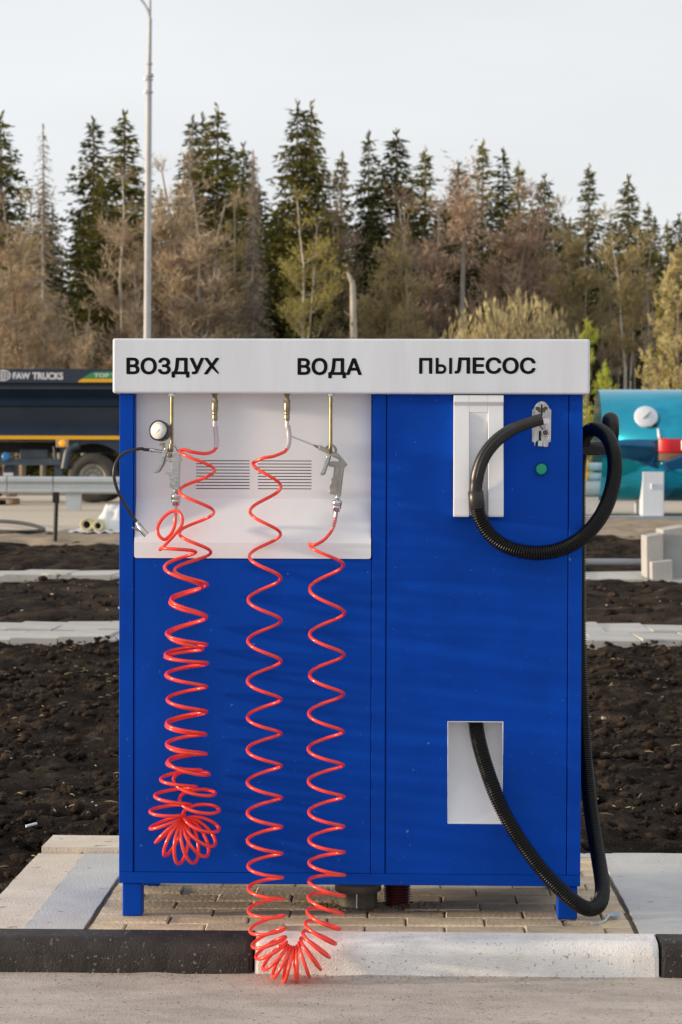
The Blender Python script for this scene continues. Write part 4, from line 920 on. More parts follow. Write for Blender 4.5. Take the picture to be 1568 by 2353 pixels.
hp_ = [G(-60, 1208), G(0, 1211), G(40, 1214), G(80, 1222), G(100, 1232), G(60, 1238), G(-40, 1236)]
tag(MB().tube(crom([p_ + Vector((0, 0, .09)) for p_ in hp_], 6), .03, 8).build('cable_duct', M['chassis']), 'black cable duct curving over the ground by the stake', 'duct')
# torn paper scrap on the middle soil bed
q = G(131, 1342); m = MB(); rr = random.Random(5)
for j in range(5):
    for i in range(9): m.v.append((q.x - .13 + .26 * i / 8 + rr.uniform(-.01, .01), q.y - .14 + .28 * j / 4 + rr.uniform(-.02, .02), q.z + .09 + .03 * noise.noise((i * .7, j * .9, 3))))
for j in range(4):
    for i in range(8):
        if (i, j) not in ((0, 0), (7, 0), (0, 3), (7, 3)): a = j * 9 + i; m.f.append((a, a + 1, a + 10, a + 9)); m.sm.append(True); m.mi.append(0)
o = m.build('paper_scrap', mat('dirty_paper', (.45, .42, .36), .8, var=.3, vscale=12)); md = o.modifiers.new('t', 'SOLIDIFY'); md.thickness = .004; tag(o, 'dirty torn paper scrap lying on the dark soil', 'litter')
q = G(71, 1912); tag(MB().tube([q + Vector((-.016, 0, .018)), q + Vector((.016, .02, .024))], .0045, 10).build('pipe_offcut', M['whitep']), 'short white pipe offcut lying on the soil by the pad', 'litter')

# lamp post behind the lorry
LYp = 52.5; lb = P(338, 1150, LYp)
lp = tag(empty('lamp_post', (lb.x, LYp, .3)), 'tall galvanised lamp post with a curved arm rising above the truck', 'lamp post')
ptop = P(345, 42, LYp); pm = P(342.5, 182, LYp); pbm = P(338.5, 775, LYp)
dirp = (pm - pbm) / (pm.z - pbm.z); base = pbm + dirp * (0.3 - pbm.z)
M['post'] = mat('galvanised_post', (0.42, 0.43, 0.45), .5, .0, var=.08, vscale=3)
MB().tube([base, pm], [.098, .078], 12, smooth=False).build('shaft', M['post'], lp)
MB().tube([pm, ptop], [.062, .050], 12).build('upper_shaft', M['post'], lp)
top2 = P(345.5, -130, LYp); MB().tube([ptop, top2], [.032, .03], 8).build('straight_arm', M['post'], lp)
ar = MB().tube(crom([ptop, P(339, 22, LYp), P(327, 2, LYp), P(300, -28, LYp), P(255, -48, LYp), P(215, -54, LYp)], 6), .034, 8).build('curved_arm', M['post'], lp)
e_ = P(205, -55, LYp); MB().box(e_.x - .3, e_.x + .25, LYp - .13, LYp + .13, e_.z - .06, e_.z + .05).build('lantern', M['post'], lp, .03)
for py_, r in ((148, .085), (172, .10), (176, .12), (184, .10), (213, .10)):
    c_ = P(343, py_, LYp); MB().lathe(c_, (0, 0, 1), [(0, r), (.04, r)], 12).build('clamp', M['post'], lp)
for py_ in (181, 211):
    c_ = P(336, py_, LYp - .1); MB().lathe(c_, (-.2, -1, 0), [(0, .05), (.03, .062), (.06, .05), (.065, .0001)], 14).build('insulator', M['whitep'], lp)

# turquoise tank on saddles
TKY = 37.4; tx0 = P(1376, 1000, TKY).x; tx1 = tx0 + 6.4
ztop, zbot = P(1450, 894, TKY).z, P(1450, 1152, TKY).z; tr_ = (ztop - zbot) / 2; tzc = (ztop + zbot) / 2; tyc = TKY + 0.25
M['teal'] = mat('turquoise_film', (0.0, 0.27, 0.42), .10, .75, var=.12, vscale=1.2, coat=.5)
M['film'] = mat('blue_torn_film', (0.005, 0.10, 0.26), .2, .1, coat=.4)
M['tred'] = mat('red_band', (0.55, 0.01, 0.02), .4)
tn = tag(empty('storage_tank', (tx0 + 3, tyc, zg(TKY))), 'turquoise film-wrapped cylindrical tank on white saddle supports', 'tank')
sh_ = MB().lathe((tx0, tyc, tzc), (1, 0, 0), [(0, tr_ - .02), (0, tr_), (6.4, tr_), (6.4, tr_ - .02)], 72).build('shell', M['teal'], tn)
MB().lathe((tx0, tyc, tzc), (-1, 0, 0), [(-.06, tr_ - .03), (-.05, tr_ * .9), (-.03, tr_ * .4), (-.02, .0001)], 40).build('dished_end', mat('dull_end_plate', (.20, .17, .15), .7, var=.3, vscale=4), tn)
MB().lathe((tx0 + 6.4, tyc, tzc), (1, 0, 0), [(-.01, tr_ - .03), (.05, tr_ * .93), (.25, tr_ * .72), (.35, tr_ * .4), (.36, .0001)], 40).build('dished_end', M['white'], tn)
def on_tank(px, py, r):                              # point on the shell, found along the pixel's direction
    x = P(px, py, TKY - .6).x; z = P(px, py, TKY - tr_ * .7).z; dz = max(-.999, min(.999, (z - tzc) / r)); return x, math.asin(dz)
def patch(poly_px, r, name, mt, n=10):
    m = MB(); top = [p_ for p_ in poly_px]; v = [];
    for (px, py) in poly_px:
        x, a = on_tank(px, py, r); v.append((x, tyc - r * math.cos(a), tzc + r * math.sin(a)))
    return v
def strip(top, bot, r, name, mt, n=8):
    m = MB(); A = patch(top, r, '', None); B = patch(bot, r, '', None); k = len(top); grid = []
    for (a, b) in zip(top, bot):
        xa_, aa = on_tank(*a, r); xb_, ab = on_tank(*b, r)
        for q in range(n + 1): t = q / n; an = aa + (ab - aa) * t; grid.append((xa_ + (xb_ - xa_) * t, tyc - r * math.cos(an), tzc + r * math.sin(an)))
    f = [(i * (n + 1) + q, i * (n + 1) + q + 1, (i + 1) * (n + 1) + q + 1, (i + 1) * (n + 1) + q) for i in range(k - 1) for q in range(n)]
    m.add(grid, f, True); o = m.build(name, mt, sh_); md = o.modifiers.new('t', 'SOLIDIFY'); md.thickness = .008; md.offset = 0; return o
strip([(1511, 1006), (1540, 1008), (1600, 1008), (1680, 1008)], [(1511, 1040), (1540, 1041), (1600, 1041), (1680, 1041)], tr_ + .008, 'red_band', M['tred'])
strip([(1563, 1012), (1580, 1012)], [(1563, 1034), (1580, 1034)], tr_ + .018, 'white_mark', M['whitep'])
strip([(1511, 1041), (1560, 1042), (1680, 1042)], [(1511, 1058), (1545, 1060), (1680, 1054)], tr_ + .006, 'bare_strip', mat('bare_rust', (.16, .09, .05), .7, var=.3, vscale=6))
strip([(1514, 1066), (1530, 1060), (1550, 1052), (1568, 1044), (1640, 1030)], [(1530, 1086), (1538, 1082), (1555, 1078), (1568, 1078), (1640, 1072)], tr_ + .03, 'torn_film', M['film'])
strip([(1376, 1012), (1440, 1010), (1511, 1010)], [(1376, 1050), (1440, 1055), (1511, 1078)], tr_ + .004, 'dark_reflection', mat('deep_blue_reflection', (0.0, 0.10, 0.24), .14, .6, coat=.5))  # dark reflection on the shell, painted as a deep blue strip
strip([(1508, 985), (1513, 985), (1516, 1008)], [(1509, 1007), (1514, 1008), (1517, 1010)], tr_ + .012, 'white_tag', M['whitep'], 3)
x, a = on_tank(1484, 958, tr_); nrm = Vector((0, -math.cos(a), math.sin(a))); hc = Vector((x, tyc, tzc)) + nrm * tr_
ht_ = MB().lathe(hc - nrm * .02, nrm, [(0, .22), (.05, .22), (.06, .205), (.06, .0001)], 32).build('hatch', M['white'], tn)
MB().tube([hc + nrm * .06 + Vector((-.06, 0, -.06)), hc + nrm * .07 + Vector((.07, 0, .07))], .025, 8).build('hatch_handle', M['galv'], ht_)
MB().tube([hc + nrm * .05 + Vector((.13, 0, -.16)), hc + nrm * .06 + Vector((.2, 0, -.22))], [.07, .03], 8).build('cable_gland', M['blackp'], ht_)
SYs = TKY - .82
for k, px_ in enumerate((1502, 1502 + 470)):
    xa_ = P(px_, 1100, SYs).x; w_ = .20; zt_ = P(1500, 1084, SYs).z; zb_ = P(1500, 1186, SYs).z
    su = MB().box(xa_ - w_, xa_ + w_, SYs, SYs + .03, zb_, zt_).build('saddle', M['white'], tn, .012)
    s2 = MB().prism([(xa_ - w_ + .02, zb_), (xa_ + w_ - .02, zb_), (xa_ + w_ - .02, zt_ - .05), (xa_ - w_ + .02, zt_ - .05)], SYs + .032, tyc + .5).build('saddle_block', M['white'], tn)
    MB().tube([(xa_ - .03, SYs - .02, zt_ - .22), (xa_ - .03, SYs - .02, zt_ - .33)], .018, 8).build('earth_lug', M['white'], su)
zf = P(1500, 1186, SYs).z
MB().box(tx0 - .6, tx1 + .4, SYs - .12, tyc + .8, zg(TKY) - .1, zf - .002).build('footing', M['concg'], tn)
MB().box(tx0 - .8, tx1 + .6, SYs - .30, SYs - .125, P(1500, 1201, SYs - .3).z, zf - .003).build('base_beam', mat('blue_grey_beam', (.26, .29, .33), .5, .2, var=.1, vscale=2), tn)
kb = MB().box(tx0 - .9, tx1 + .6, SYs - .55, SYs - .31, zg(TKY) - .1, P(1500, 1202, SYs - .4).z).build('white_edging', M['white']); tag(kb, 'white edging strip along the foot of the turquoise tank', 'kerb')
# valves and pipework at the tank's end
vx = P(1358, 1000, TKY).x
va = tag(empty('pipe_manifold', (vx, TKY, zg(TKY))), 'white pipe valves with yellow handles at the end of the tank', 'valves')
for py_ in (1072, 1095):
    c_ = P(1358, py_, TKY); MB().tube([c_ + Vector((-.05, 0, 0)), c_ + Vector((.22, 0, 0))], .075, 12).build('pipe_stub', M['white'], va)
    MB().lathe(c_ + Vector((-.10, 0, 0)), (1, 0, 0), [(0, .11), (.05, .11)], 16).build('handle', M['yellow'], va)
c_ = P(1362, 1122, TKY); MB().tube([c_ + Vector((-.8, 0, 0)), c_ + Vector((.12, 0, 0))], .16, 14).build('pump_body', M['galv'], va)
MB().box(c_.x - .9, c_.x + .1, TKY - .2, TKY + .3, zg(TKY), c_.z - .165).build('pump_base', M['concg'], va)

# concrete block and grey pipe on the right of the middle bed
cb0 = G(1510, 1337); cy = cb0.y
pts2 = [(1492, 1232), (1535, 1223), (1580, 1214), (1660, 1220), (1660, 1345), (1560, 1340), (1496, 1325)]
bl = tag(empty('concrete_blocks', (P(1560, 1300, cy).x, cy, zg(cy))), 'pale concrete blocks stacked in steps beside the slab path', 'concrete')
M['concb'] = mat('block_concrete', (0.34, 0.34, 0.33), .85, col2=(.43, .42, .41), vscale=4, bump=.2, bscale=50)
def block(pts, y0, y1, sh):
    A = pg(lambda a, b: (a, b), pts, cy); m = MB(); n = len(A)
    v = [(x, y0, z) for x, z in A] + [(x + sh[0], y1, z + sh[1]) for x, z in A]
    m.add(v, [tuple(range(n)), tuple(range(2 * n - 1, n - 1, -1))] + [(i, i + n, (i + 1) % n + n, (i + 1) % n) for i in range(n)]); return m.build('block', M['concb'], bl, .006)
block([(1492, 1234), (1532, 1228), (1532, 1346), (1493, 1340)], cy + .22, cy + .7, (.0, 0))
block([(1533, 1220), (1584, 1212), (1665, 1212), (1665, 1352), (1533, 1352)], cy + .30, cy + .9, (.0, .0))
block([(1498, 1292), (1546, 1287), (1546, 1342), (1499, 1337)], cy - .02, cy + .2, (.0, .0))
pa_, pb_ = G(1240, 1320), G(1500, 1320)
tag(MB().tube([(pa_.x, pa_.y + .25, pa_.z + .115), (P(1500, 1300, pa_.y).x, pa_.y + .25, pa_.z + .115)], .036, 14).build('drain_pipe', mat('grey_drain_pipe', (.20, .22, .25), .45, var=.1, vscale=3)), 'grey plastic drain pipe lying along the slab path', 'pipe')
# ------------------------------------------------------------------ the forest edge
def leafmat(name, c1, c2, vscale=.55, rand=.18, trl=.25):
    m = mat(name, c1, .8, col2=c2, vscale=vscale, spec=.15, rand=rand, detail=4, lo=.38, hi=.62)
    t = m.node_tree; b = t.nodes['Principled BSDF']; out = t.nodes['Material Output']
    tr = t.nodes.new('ShaderNodeBsdfTranslucent'); mxs = t.nodes.new('ShaderNodeMixShader'); mxs.inputs[0].default_value = trl
    t.links.new(b.inputs['Base Color'].links[0].from_socket, tr.inputs['Color'])
    t.links.new(b.outputs[0], mxs.inputs[1]); t.links.new(tr.outputs[0], mxs.inputs[2]); t.links.new(mxs.outputs[0], out.inputs['Surface'])
    return m
M['spruce'] = leafmat('spruce_needles', (0.038, 0.050, 0.016), (0.165, 0.158, 0.042))  # second tones, here and below, put warm sunlight into the needle colour
M['sprucel'] = leafmat('olive_spruce_needles', (0.085, 0.088, 0.024), (0.27, 0.24, 0.06))
M['dead'] = leafmat('dead_spruce_twigs', (0.24, 0.185, 0.14), (0.36, 0.29, 0.22), trl=.1)
M['bare'] = leafmat('bare_brown_twigs', (0.33, 0.255, 0.175), (0.50, 0.40, 0.28), trl=.1)
M['bud'] = leafmat('olive_budding_twigs', (0.28, 0.225, 0.11), (0.42, 0.345, 0.17), trl=.2)
M['rust'] = leafmat('rusty_brown_twigs', (0.30, 0.215, 0.155), (0.44, 0.325, 0.24), trl=.1)
M['birchl'] = leafmat('yellow_green_birch_leaves', (0.30, 0.26, 0.08), (0.44, 0.38, 0.13), trl=.3)
M['willow'] = leafmat('yellow_willow_shoots', (0.46, 0.39, 0.19), (0.62, 0.54, 0.29), trl=.3)
M['pine'] = leafmat('fresh_green_pine_needles', (0.26, 0.30, 0.05), (0.46, 0.48, 0.09), trl=.3)
M['darkfill'] = leafmat('undergrowth_with_shade', (0.040, 0.038, 0.018), (0.085, 0.075, 0.035))  # twigs darkened to carry the shade inside the wood
M['bark'] = mat('brown_bark', (0.27, 0.205, 0.15), .9, var=.35, vscale=3, stretch=(3, 3, .6))
M['paleb'] = speckle(mat('pale_birch_bark', (0.44, 0.40, 0.33), .8, var=.2, vscale=2, stretch=(2, 2, 1)), (0.10, 0.085, 0.07), 5, .60, .05)
M['greyb'] = mat('grey_bark', (0.27, 0.245, 0.21), .9, var=.25, vscale=3, stretch=(3, 3, .6))

class Cards:
    def __init__(s): s.v = []; s.f = []
    def card(s, c, d, w, L, r):                         # a slim bent leaf-spray: two triangles
        side = d.cross(Vector((r.uniform(-1, 1), r.uniform(-1, 1), r.uniform(-1, 1))))
        if side.length < 1e-4: return
        side = side.normalized() * w * .5; o = len(s.v)
        s.v += [tuple(c), tuple(c + d * L * .45 + side), tuple(c + d * L), tuple(c + d * L * .55 - side)]
        s.f += [(o, o + 1, o + 2, o + 3)]
    def mesh(s, name, mt):
        me = bpy.data.meshes.new(name); me.from_pydata(s.v, [], s.f); me.materials.append(mt); return me
def spruce_meshes(seed, H, Rm, dens, mt, ragged=.3, droop=.35, bare_from=0.05, cardw=.095, brown=False):
    r = random.Random(seed); C = Cards(); T = MB()
    T.tube([(0, 0, z) for z in (-.3, H * .3, H * .7, H * .97)], [H * .0095, H * .0075, H * .004, .02], 7)
    z = H * bare_from
    while z < H * .985:
        f = z / H; R = Rm * (1 - f) ** .88 * (0.55 + .45 * min(1, f / .22)) * r.uniform(1 - ragged, 1.12)
        nb = max(4, int((7 if f < .85 else 5) * dens))
        a0 = r.random() * 6.28
        for k in range(nb):
            if r.random() < ragged * .35: continue
            an = a0 + 6.283 * k / nb + r.uniform(-.3, .3); rr = R * r.uniform(.65, 1.15); d = Vector((math.cos(an), math.sin(an), 0))
            n = max(2, int(rr / (.14 if not brown else .17))); zz = z + r.uniform(-.15, .15)
            if brown: T.tube([(0, 0, zz), tuple(d * rr * .5 + Vector((0, 0, zz - rr * droop * .5))), tuple(d * rr + Vector((0, 0, zz - rr * droop)))], [.03, .02, .008], 3, False)
            for i in range(n):
                u = (i + r.random()) / n; up = -droop * u + .28 * droop * u * u * 1.2
                c = d * rr * u + Vector((r.uniform(-.08, .08), r.uniform(-.08, .08), zz + rr * up))
                L = r.uniform(.20, .44) * (1.1 - .4 * u)
                for q in range(3 if not brown else 2):
                    lat = d.cross(Vector((0, 0, 1))) * r.choice((-1, 1)) * r.uniform(.2, 1.0)
                    dd = (d * r.uniform(.1, 1.0) + lat + Vector((0, 0, r.uniform(-.95, .15)))).normalized()
                    C.card(c, dd, cardw * r.uniform(.6, 1.3), L, r)
        z += r.uniform(.22, .36) * (1.0 if f < .8 else .7)
    for i in range(10): C.card(Vector((0, 0, H * .96 + i * H * .004)), Vector((r.uniform(-.4, .4), r.uniform(-.4, .4), 1)).normalized(), .10, .35, r)
    return T.mesh('trunk', M['bark'] if not brown else M['greyb']), C.mesh('crown', mt)
def decid_meshes(seed, H, spread, mt, bark, crown_from=.3, ntw=5200, forks=1, up=.75, tw=(.28, .60), cw=.045, lean=.0, shape=.5, trunk_r=.011):
    r = random.Random(seed); T = MB(); tips = []; C = Cards()
    def limb(p, d, L, rad, lev):
        n = 4; pts = [p]; q = p.copy(); dd = d.copy()
        for i in range(n):
            dd = (dd + Vector((r.uniform(-.16, .16), r.uniform(-.16, .16), r.uniform(-.02, .12)))).normalized(); q = q + dd * L / n; pts.append(q.copy())
        T.tube(pts, [rad * (1 - .72 * i / n) for i in range(n + 1)], 5 if lev < 2 else 3, False)
        tips.extend((pts[i], dd) for i in range(1, n + 1) if lev >= 1)
        if lev < 3:
            for i in range(1, n + 1):
                for _ in range((2 if lev else 1) if r.random() < .9 else 1):
                    an = r.random() * 6.283; side = Vector((math.cos(an), math.sin(an), r.uniform(-.1, .5)))
                    limb(pts[i], (dd * up + side * (1 - up) * 1.6).normalized(), L * r.uniform(.36, .6), rad * .45, lev + 1)
    for k in range(forks):
        base = Vector((r.uniform(-.3, .3), r.uniform(-.3, .3), 0)) * (k > 0); pts = []; x = y = 0.0; sgn = Vector((r.uniform(-1, 1), r.uniform(-1, 1), 0)) * (.05 if forks > 1 else .015) + Vector((lean, 0, 0))
        n = 9; Hk = H * (r.uniform(.8, 1) if k else 1)
        for i in range(n + 1):
            f = i / n; x += r.uniform(-.10, .10); y += r.uniform(-.10, .10); pts.append(base + Vector((x, y, 0)) + sgn * Hk * f * f * 1.5 + Vector((0, 0, Hk * f * .95 - (.3 if i == 0 else 0))))
        T.tube(pts, [max(.03, H * trunk_r * (1 - .85 * i / n) / (1 if k == 0 else 1.4)) for i in range(n + 1)], 8, False)
        for i in range(n + 1):
            f = i / n
            if f < crown_from: continue
            env = spread * math.sin(math.pi * min(1, max(.06, (f - crown_from) / (1.02 - crown_from))) ** shape) ** .8
            for _ in range(4 if forks == 1 else 3):
                an = r.random() * 6.283; d = Vector((math.cos(an), math.sin(an), r.uniform(.15, .95))).normalized()
                limb(pts[i], d, max(.45, env * r.uniform(.7, 1.15)), max(.02, H * .003 * (1.1 - f)), 1 + (f > .8))
    for i in range(ntw):
        p, d = tips[r.randrange(len(tips))]
        dd = (d * .7 + Vector((r.uniform(-1, 1), r.uniform(-1, 1), r.uniform(-.5, 1.0)))).normalized()
        C.card(p + Vector((r.gauss(0, .16), r.gauss(0, .16), r.gauss(0, .16))), dd, cw * r.uniform(.6, 1.6), r.uniform(*tw), r)
    return T.mesh('trunk', bark), C.mesh('crown', mt)
def place_tree(name, meshes, px, ptip, D, H, label, group=None, rot=None, sx=1.0, rnd=random.Random(77)):
    Y = D - 5.89; tip = P(px, ptip, Y); b = .25; s = (tip.z - b) / H
    e = empty(name, (tip.x, Y, b)); e.scale = (s * sx, s * sx, s); e.rotation_euler = (0, 0, rnd.random() * 6.28 if rot is None else rot)
    for nm, me in zip(('trunk', 'crown'), meshes):
        o = bpy.data.objects.new(nm, me); COL.objects.link(o); o.parent = e
    tag(e, label, 'tree' if 'bush' not in name else 'bush', group); return e
SP = [spruce_meshes(1, 18, 3.9, 1.15, M['spruce']), spruce_meshes(2, 18, 4.6, 1.2, M['spruce'], .38), spruce_meshes(3, 18, 3.4, 1.1, M['sprucel'], .32, .45), spruce_meshes(4, 18, 4.3, 1.2, M['sprucel'], .4, .3)]
DEADS = [spruce_meshes(11, 18, 3.4, .9, M['dead'], .4, .45, .10, .035, True), spruce_meshes(12, 18, 2.3, 1.6, M['dead'], .25, .85, .04, .05, True)]
BARE = [decid_meshes(21, 14, 1.25, M['bare'], M['paleb'], .30, 4200, 2, cw=.034, trunk_r=.0125), decid_meshes(22, 14, 1.75, M['bare'], M['bark'], .16, 7500, 2, cw=.034, trunk_r=.0125), decid_meshes(31, 14, 1.0, M['bare'], M['greyb'], .35, 3000, 2, cw=.032)]
RUST = [decid_meshes(23, 14, 1.9, M['rust'], M['bark'], .20, 9000, 2, cw=.038), decid_meshes(29, 14, 1.5, M['rust'], M['greyb'], .22, 5500, 2, cw=.032)]
BUD = [decid_meshes(24, 13, 2.0, M['bud'], M['bark'], .10, 11000, 3, cw=.042, tw=(.18, .42)), decid_meshes(25, 14, 1.3, M['bud'], M['greyb'], .34, 4800, 2, cw=.036)]
BIRCH = [decid_meshes(26, 14, 1.35, M['birchl'], M['paleb'], .45, 3000, 2, .8, cw=.045, tw=(.18, .36), trunk_r=.0105), decid_meshes(27, 15, 1.35, M['bud'], M['paleb'], .50, 3800, 2, .85, cw=.045, trunk_r=.0095), decid_meshes(28, 15, .8, M['bare'], M['greyb'], .50, 1500, 2, .85, cw=.035, trunk_r=.0095)]
gS, gB = 'green spruces of the forest edge', 'leafless brown trees of the forest edge'
LS = 'dark green pointed spruce standing among the trees of the forest edge'
spr = [(2, 262, 112, 1, 1.0), (215, 272, 116, 0, 1.0), (286, 257, 113, 3, 1.0), (443, 268, 122, 0, .8), (466, 266, 126, 0, .7), (500, 243, 114, 3, 1.0), (560, 330, 120, 1, .95), (530, 345, 126, 0, .9), (785, 356, 124, 2, .8), (848, 308, 121, 0, .8), (912, 303, 115, 1, 1.15), (978, 343, 118, 2, 1.0), (1055, 373, 124, 1, .95), (1110, 326, 119, 2, .9), (1157, 347, 122, 0, .85), (1193, 377, 120, 2, .9), (1252, 404, 121, 1, 1.0), (1355, 381, 117, 2, .9), (1445, 405, 118, 3, .9), (1490, 470, 128, 2, .8), (1506, 503, 131, 0, .8), (1535, 510, 133, 2, .8), (1562, 492, 127, 1, .9), (1602, 470, 120, 0, 1.0), (-55, 300, 118, 0, 1.0)]
spl = {2: 'broad dark spruce beside the olive budding tree and open dead spruce', 215: 'dark spruce between the open dead spruce and the lamp post', 286: 'spruce tinted sunlit olive close against the lamp post', 500: 'tall ragged spruce between the thin dead top and narrow dead spruce', 912: 'broad loose crowned spruce above the olive budding tree', 848: 'slim spruce with one long side branch next to the broad loose one', 1252: 'spruce standing alone in the gap beside the rusty tree', 1355: 'pointed spruce rising behind the olive crowned birch', 1445: 'pointed spruce rising behind the tall pale stemmed birch', 785: 'small pale green spruce top beside the twin topped spruce'}
for (px, py, D, k, sx) in spr: place_tree('spruce_tree', SP[k], px, py, D, 18, spl.get(px, LS), gS, sx=sx * 1.55)
e = place_tree('spruce_tree', SP[1], 684, 233, 110, 18, 'tallest dark green spruce with a twin pointed top above the forest', sx=1.35)
for nm, me in zip(('trunk', 'crown'), SP[3]):
    o = bpy.data.objects.new(nm, me); COL.objects.link(o); o.parent = e; o.location = (0.47 * math.cos(-e.rotation_euler.z), 0.47 * math.sin(-e.rotation_euler.z), 0); o.scale = (.92, .92, .995)
# the rows behind: closes the wood below the tips
rb2 = random.Random(40); LS2 = 'deep green spruce in the crowded rows behind the forest edge'
for i in range(56):
    px = -360 + i * 41 + rb2.uniform(-14, 14); sky_ = float(np.interp(px, [-100, 0, 150, 300, 500, 700, 900, 1100, 1300, 1500, 1700], [400, 430, 430, 400, 390, 420, 430, 450, 490, 560, 560]))
    place_tree('spruce_tree', SP[rb2.randrange(3)], px, sky_ + rb2.uniform(10, 90), rb2.uniform(128, 150), 18, LS2, 'spruces in the rows behind the forest edge', sx=1.25)
for (px, py, D, k) in [(235, 430, 109, 0), (330, 520, 112, 0), (640, 470, 112, 1), (755, 500, 113, 0), (820, 520, 118, 0), (1265, 560, 112, 1), (1330, 620, 114, 0), (1400, 600, 113, 0), (1475, 620, 114, 1), (520, 520, 110, 0), (385, 560, 113, 1), (1020, 470, 116, 0), (1225, 480, 118, 1), (1295, 500, 119, 0), (1325, 540, 120, 1), (1405, 500, 120, 0), (1475, 530, 121, 1), (595, 430, 118, 0), (740, 430, 117, 1), (1070, 500, 117, 1), (940, 470, 119, 0)]:
    place_tree('spruce_tree', SP[k], px, py, D, 18, 'shorter dark spruce filling the shade between the taller trees', 'shorter spruces in the forest edge', sx=1.7)
# dead spruces
place_tree('dead_spruce', DEADS[0], 100, 293, 104, 18, 'bare dead spruce with drooping brown twigs and open crown', sx=1.0)
place_tree('dead_spruce', DEADS[1], 583, 352, 101, 18, 'narrow dead spruce hung with dense brown twigs, pale trunk showing', sx=.95)
place_tree('dead_spruce', DEADS[0], 437, 300, 108, 18, 'thin dead spruce top standing beside the green double spruce', sx=.8)
# leafless and budding trees
for (px, py, D, mk, sx, lbl) in [(288, 378, 103, 0, 1.0, 'tall leafless brown tree with pale limbs just beside the lamp post'), (432, 355, 102, 1, 1.05, 'broad leafless brown tree between the lamp post and narrow dead spruce'), (372, 350, 104, 1, .9, 'leafless brown tree crowded against the broad one by the lamp post'), (48, 440, 99, 1, 1.0, 'leafless brown tree spreading low beside the open dead spruce'), (10, 560, 97, 1, 1.15, 'bushy leafless brown tree behind the lettering on the lorry'), (-50, 520, 101, 0, 1.2, 'leafless brown tree behind the lorry beyond the bushy one'), (135, 620, 97, 1, .9, 'low leafless brown tree standing right under the open dead spruce'), (185, 690, 96, 2, 1.2, 'small leafless brown tree in front of the dark spruce wall'), (485, 400, 101, 2, 1.4, 'slender leafless brown tree between the broad one and narrow dead spruce'), (330, 600, 99, 2, 1.2, 'slender leafless brown tree right behind the lamp post')]:
    place_tree('bare_tree', BARE[mk], px, py, D, 14, lbl, sx=sx)
for (px, py, D, k, sx, lbl) in [(1160, 420, 106, 0, 1.0, 'broad rusty brown leafless tree above the yellow willow bush'), (1215, 470, 107, 1, 1.0, 'narrower rusty brown leafless tree against the broad rusty one'), (1000, 455, 110, 1, 1.25, 'dusky brown leafless tree shaded beside the olive budding tree'), (955, 430, 112, 1, 1.1, 'tall dusky brown leafless tree below the broad loose spruce'), (790, 400, 110, 1, .9, 'brown leafless tree between the yellow birch and the olive budding tree')]:
    place_tree('bare_tree', RUST[k], px, py, D, 14, lbl, sx=sx)
for (px, py, D, k, sx, lbl) in [(878, 455, 103, 0, 1.0, 'broad olive brown budding tree behind the broken birch stump'), (25, 430, 106, 1, 1.3, 'olive budding tree beside the open dead spruce'), (945, 620, 100, 0, .9, 'low olive brown budding tree spreading beside the willow bush'), (545, 430, 107, 1, .8, 'slim olive budding tree beside the narrow dead spruce'), (1295, 520, 108, 1, .9, 'thin olive budding tree beside the olive crowned birch')]:
    place_tree('budding_tree', BUD[k], px, py, D, 13 if k == 0 else 14, lbl, sx=sx)
place_tree('birch_tree', BIRCH[0], 700, 425, 99, 14, 'yellow green birch with forked pale trunk before the twin spruce', sx=1.0, rot=.4)
for (px, py, D, k, lbl) in [(1340, 445, 104, 1, 'olive crowned birch beside the rightmost rusty tree'), (1445, 470, 102, 1, 'tall birch with pale stem and thin olive crown above the tank')]:
    place_tree('birch_tree', BIRCH[k], px, py, D, 15, lbl, sx=1.0)
for (px, py, D, sx) in [(1395, 560, 106, .9), (1480, 540, 103, .9), (1505, 620, 101, .9), (1525, 600, 105, .9), (1415, 640, 108, .9), (1310, 600, 108, 1.0)]:
    place_tree('bare_tree', BIRCH[2], px, py, D, 15, 'slender leafless pale stemmed tree rising behind the turquoise tank', 'slender pale stems behind the tank', sx=sx)
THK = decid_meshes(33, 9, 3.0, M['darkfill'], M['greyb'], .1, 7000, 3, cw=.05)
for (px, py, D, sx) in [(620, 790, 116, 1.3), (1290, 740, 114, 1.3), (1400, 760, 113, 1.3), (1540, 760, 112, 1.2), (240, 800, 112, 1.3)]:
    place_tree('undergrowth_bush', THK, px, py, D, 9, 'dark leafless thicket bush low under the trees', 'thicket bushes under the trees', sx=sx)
# slim pale trunk and broken stump
T = MB(); Yq = 98.0; T.tube([P(1060, 900, Yq), P(1062, 720, Yq), P(1066, 560, Yq), P(1068, 470, Yq)], [.14, .12, .09, .03], 8)
e = tag(empty('slim_tree', P(1060, 900, Yq)), 'slim tree with tall bare pale trunk and small brown top', 'tree'); T.build('trunk', M['greyb'], e)
C = Cards(); r = random.Random(5); tp = P(1068, 490, Yq)
for i in range(1500): d = Vector((r.gauss(0, 1), r.gauss(0, 1), r.gauss(.3, 1))).normalized(); C.card(tp + Vector((r.gauss(0, .45), r.gauss(0, .45), r.gauss(0, 1.0))), d, .06, r.uniform(.2, .5), r)
o = bpy.data.objects.new('crown', C.mesh('crown', M['rust'])); COL.objects.link(o); attach(o, e)
Yq = 92.0; e = tag(empty('broken_birch', P(812, 900, Yq)), 'pale broken birch trunk snapped off with one stub branch', 'tree')
MB().tube([P(813, 930, Yq), P(813, 775, Yq), P(812, 690, Yq), P(811, 655, Yq), P(812, 643, Yq)], [.17, .155, .14, .13, .05], 10).build('trunk', M['paleb'], e)
MB().tube([P(811, 655, Yq), P(805, 638, Yq), P(799, 625, Yq)], [.10, .085, .05], 8).build('stub_branch', M['paleb'], e)
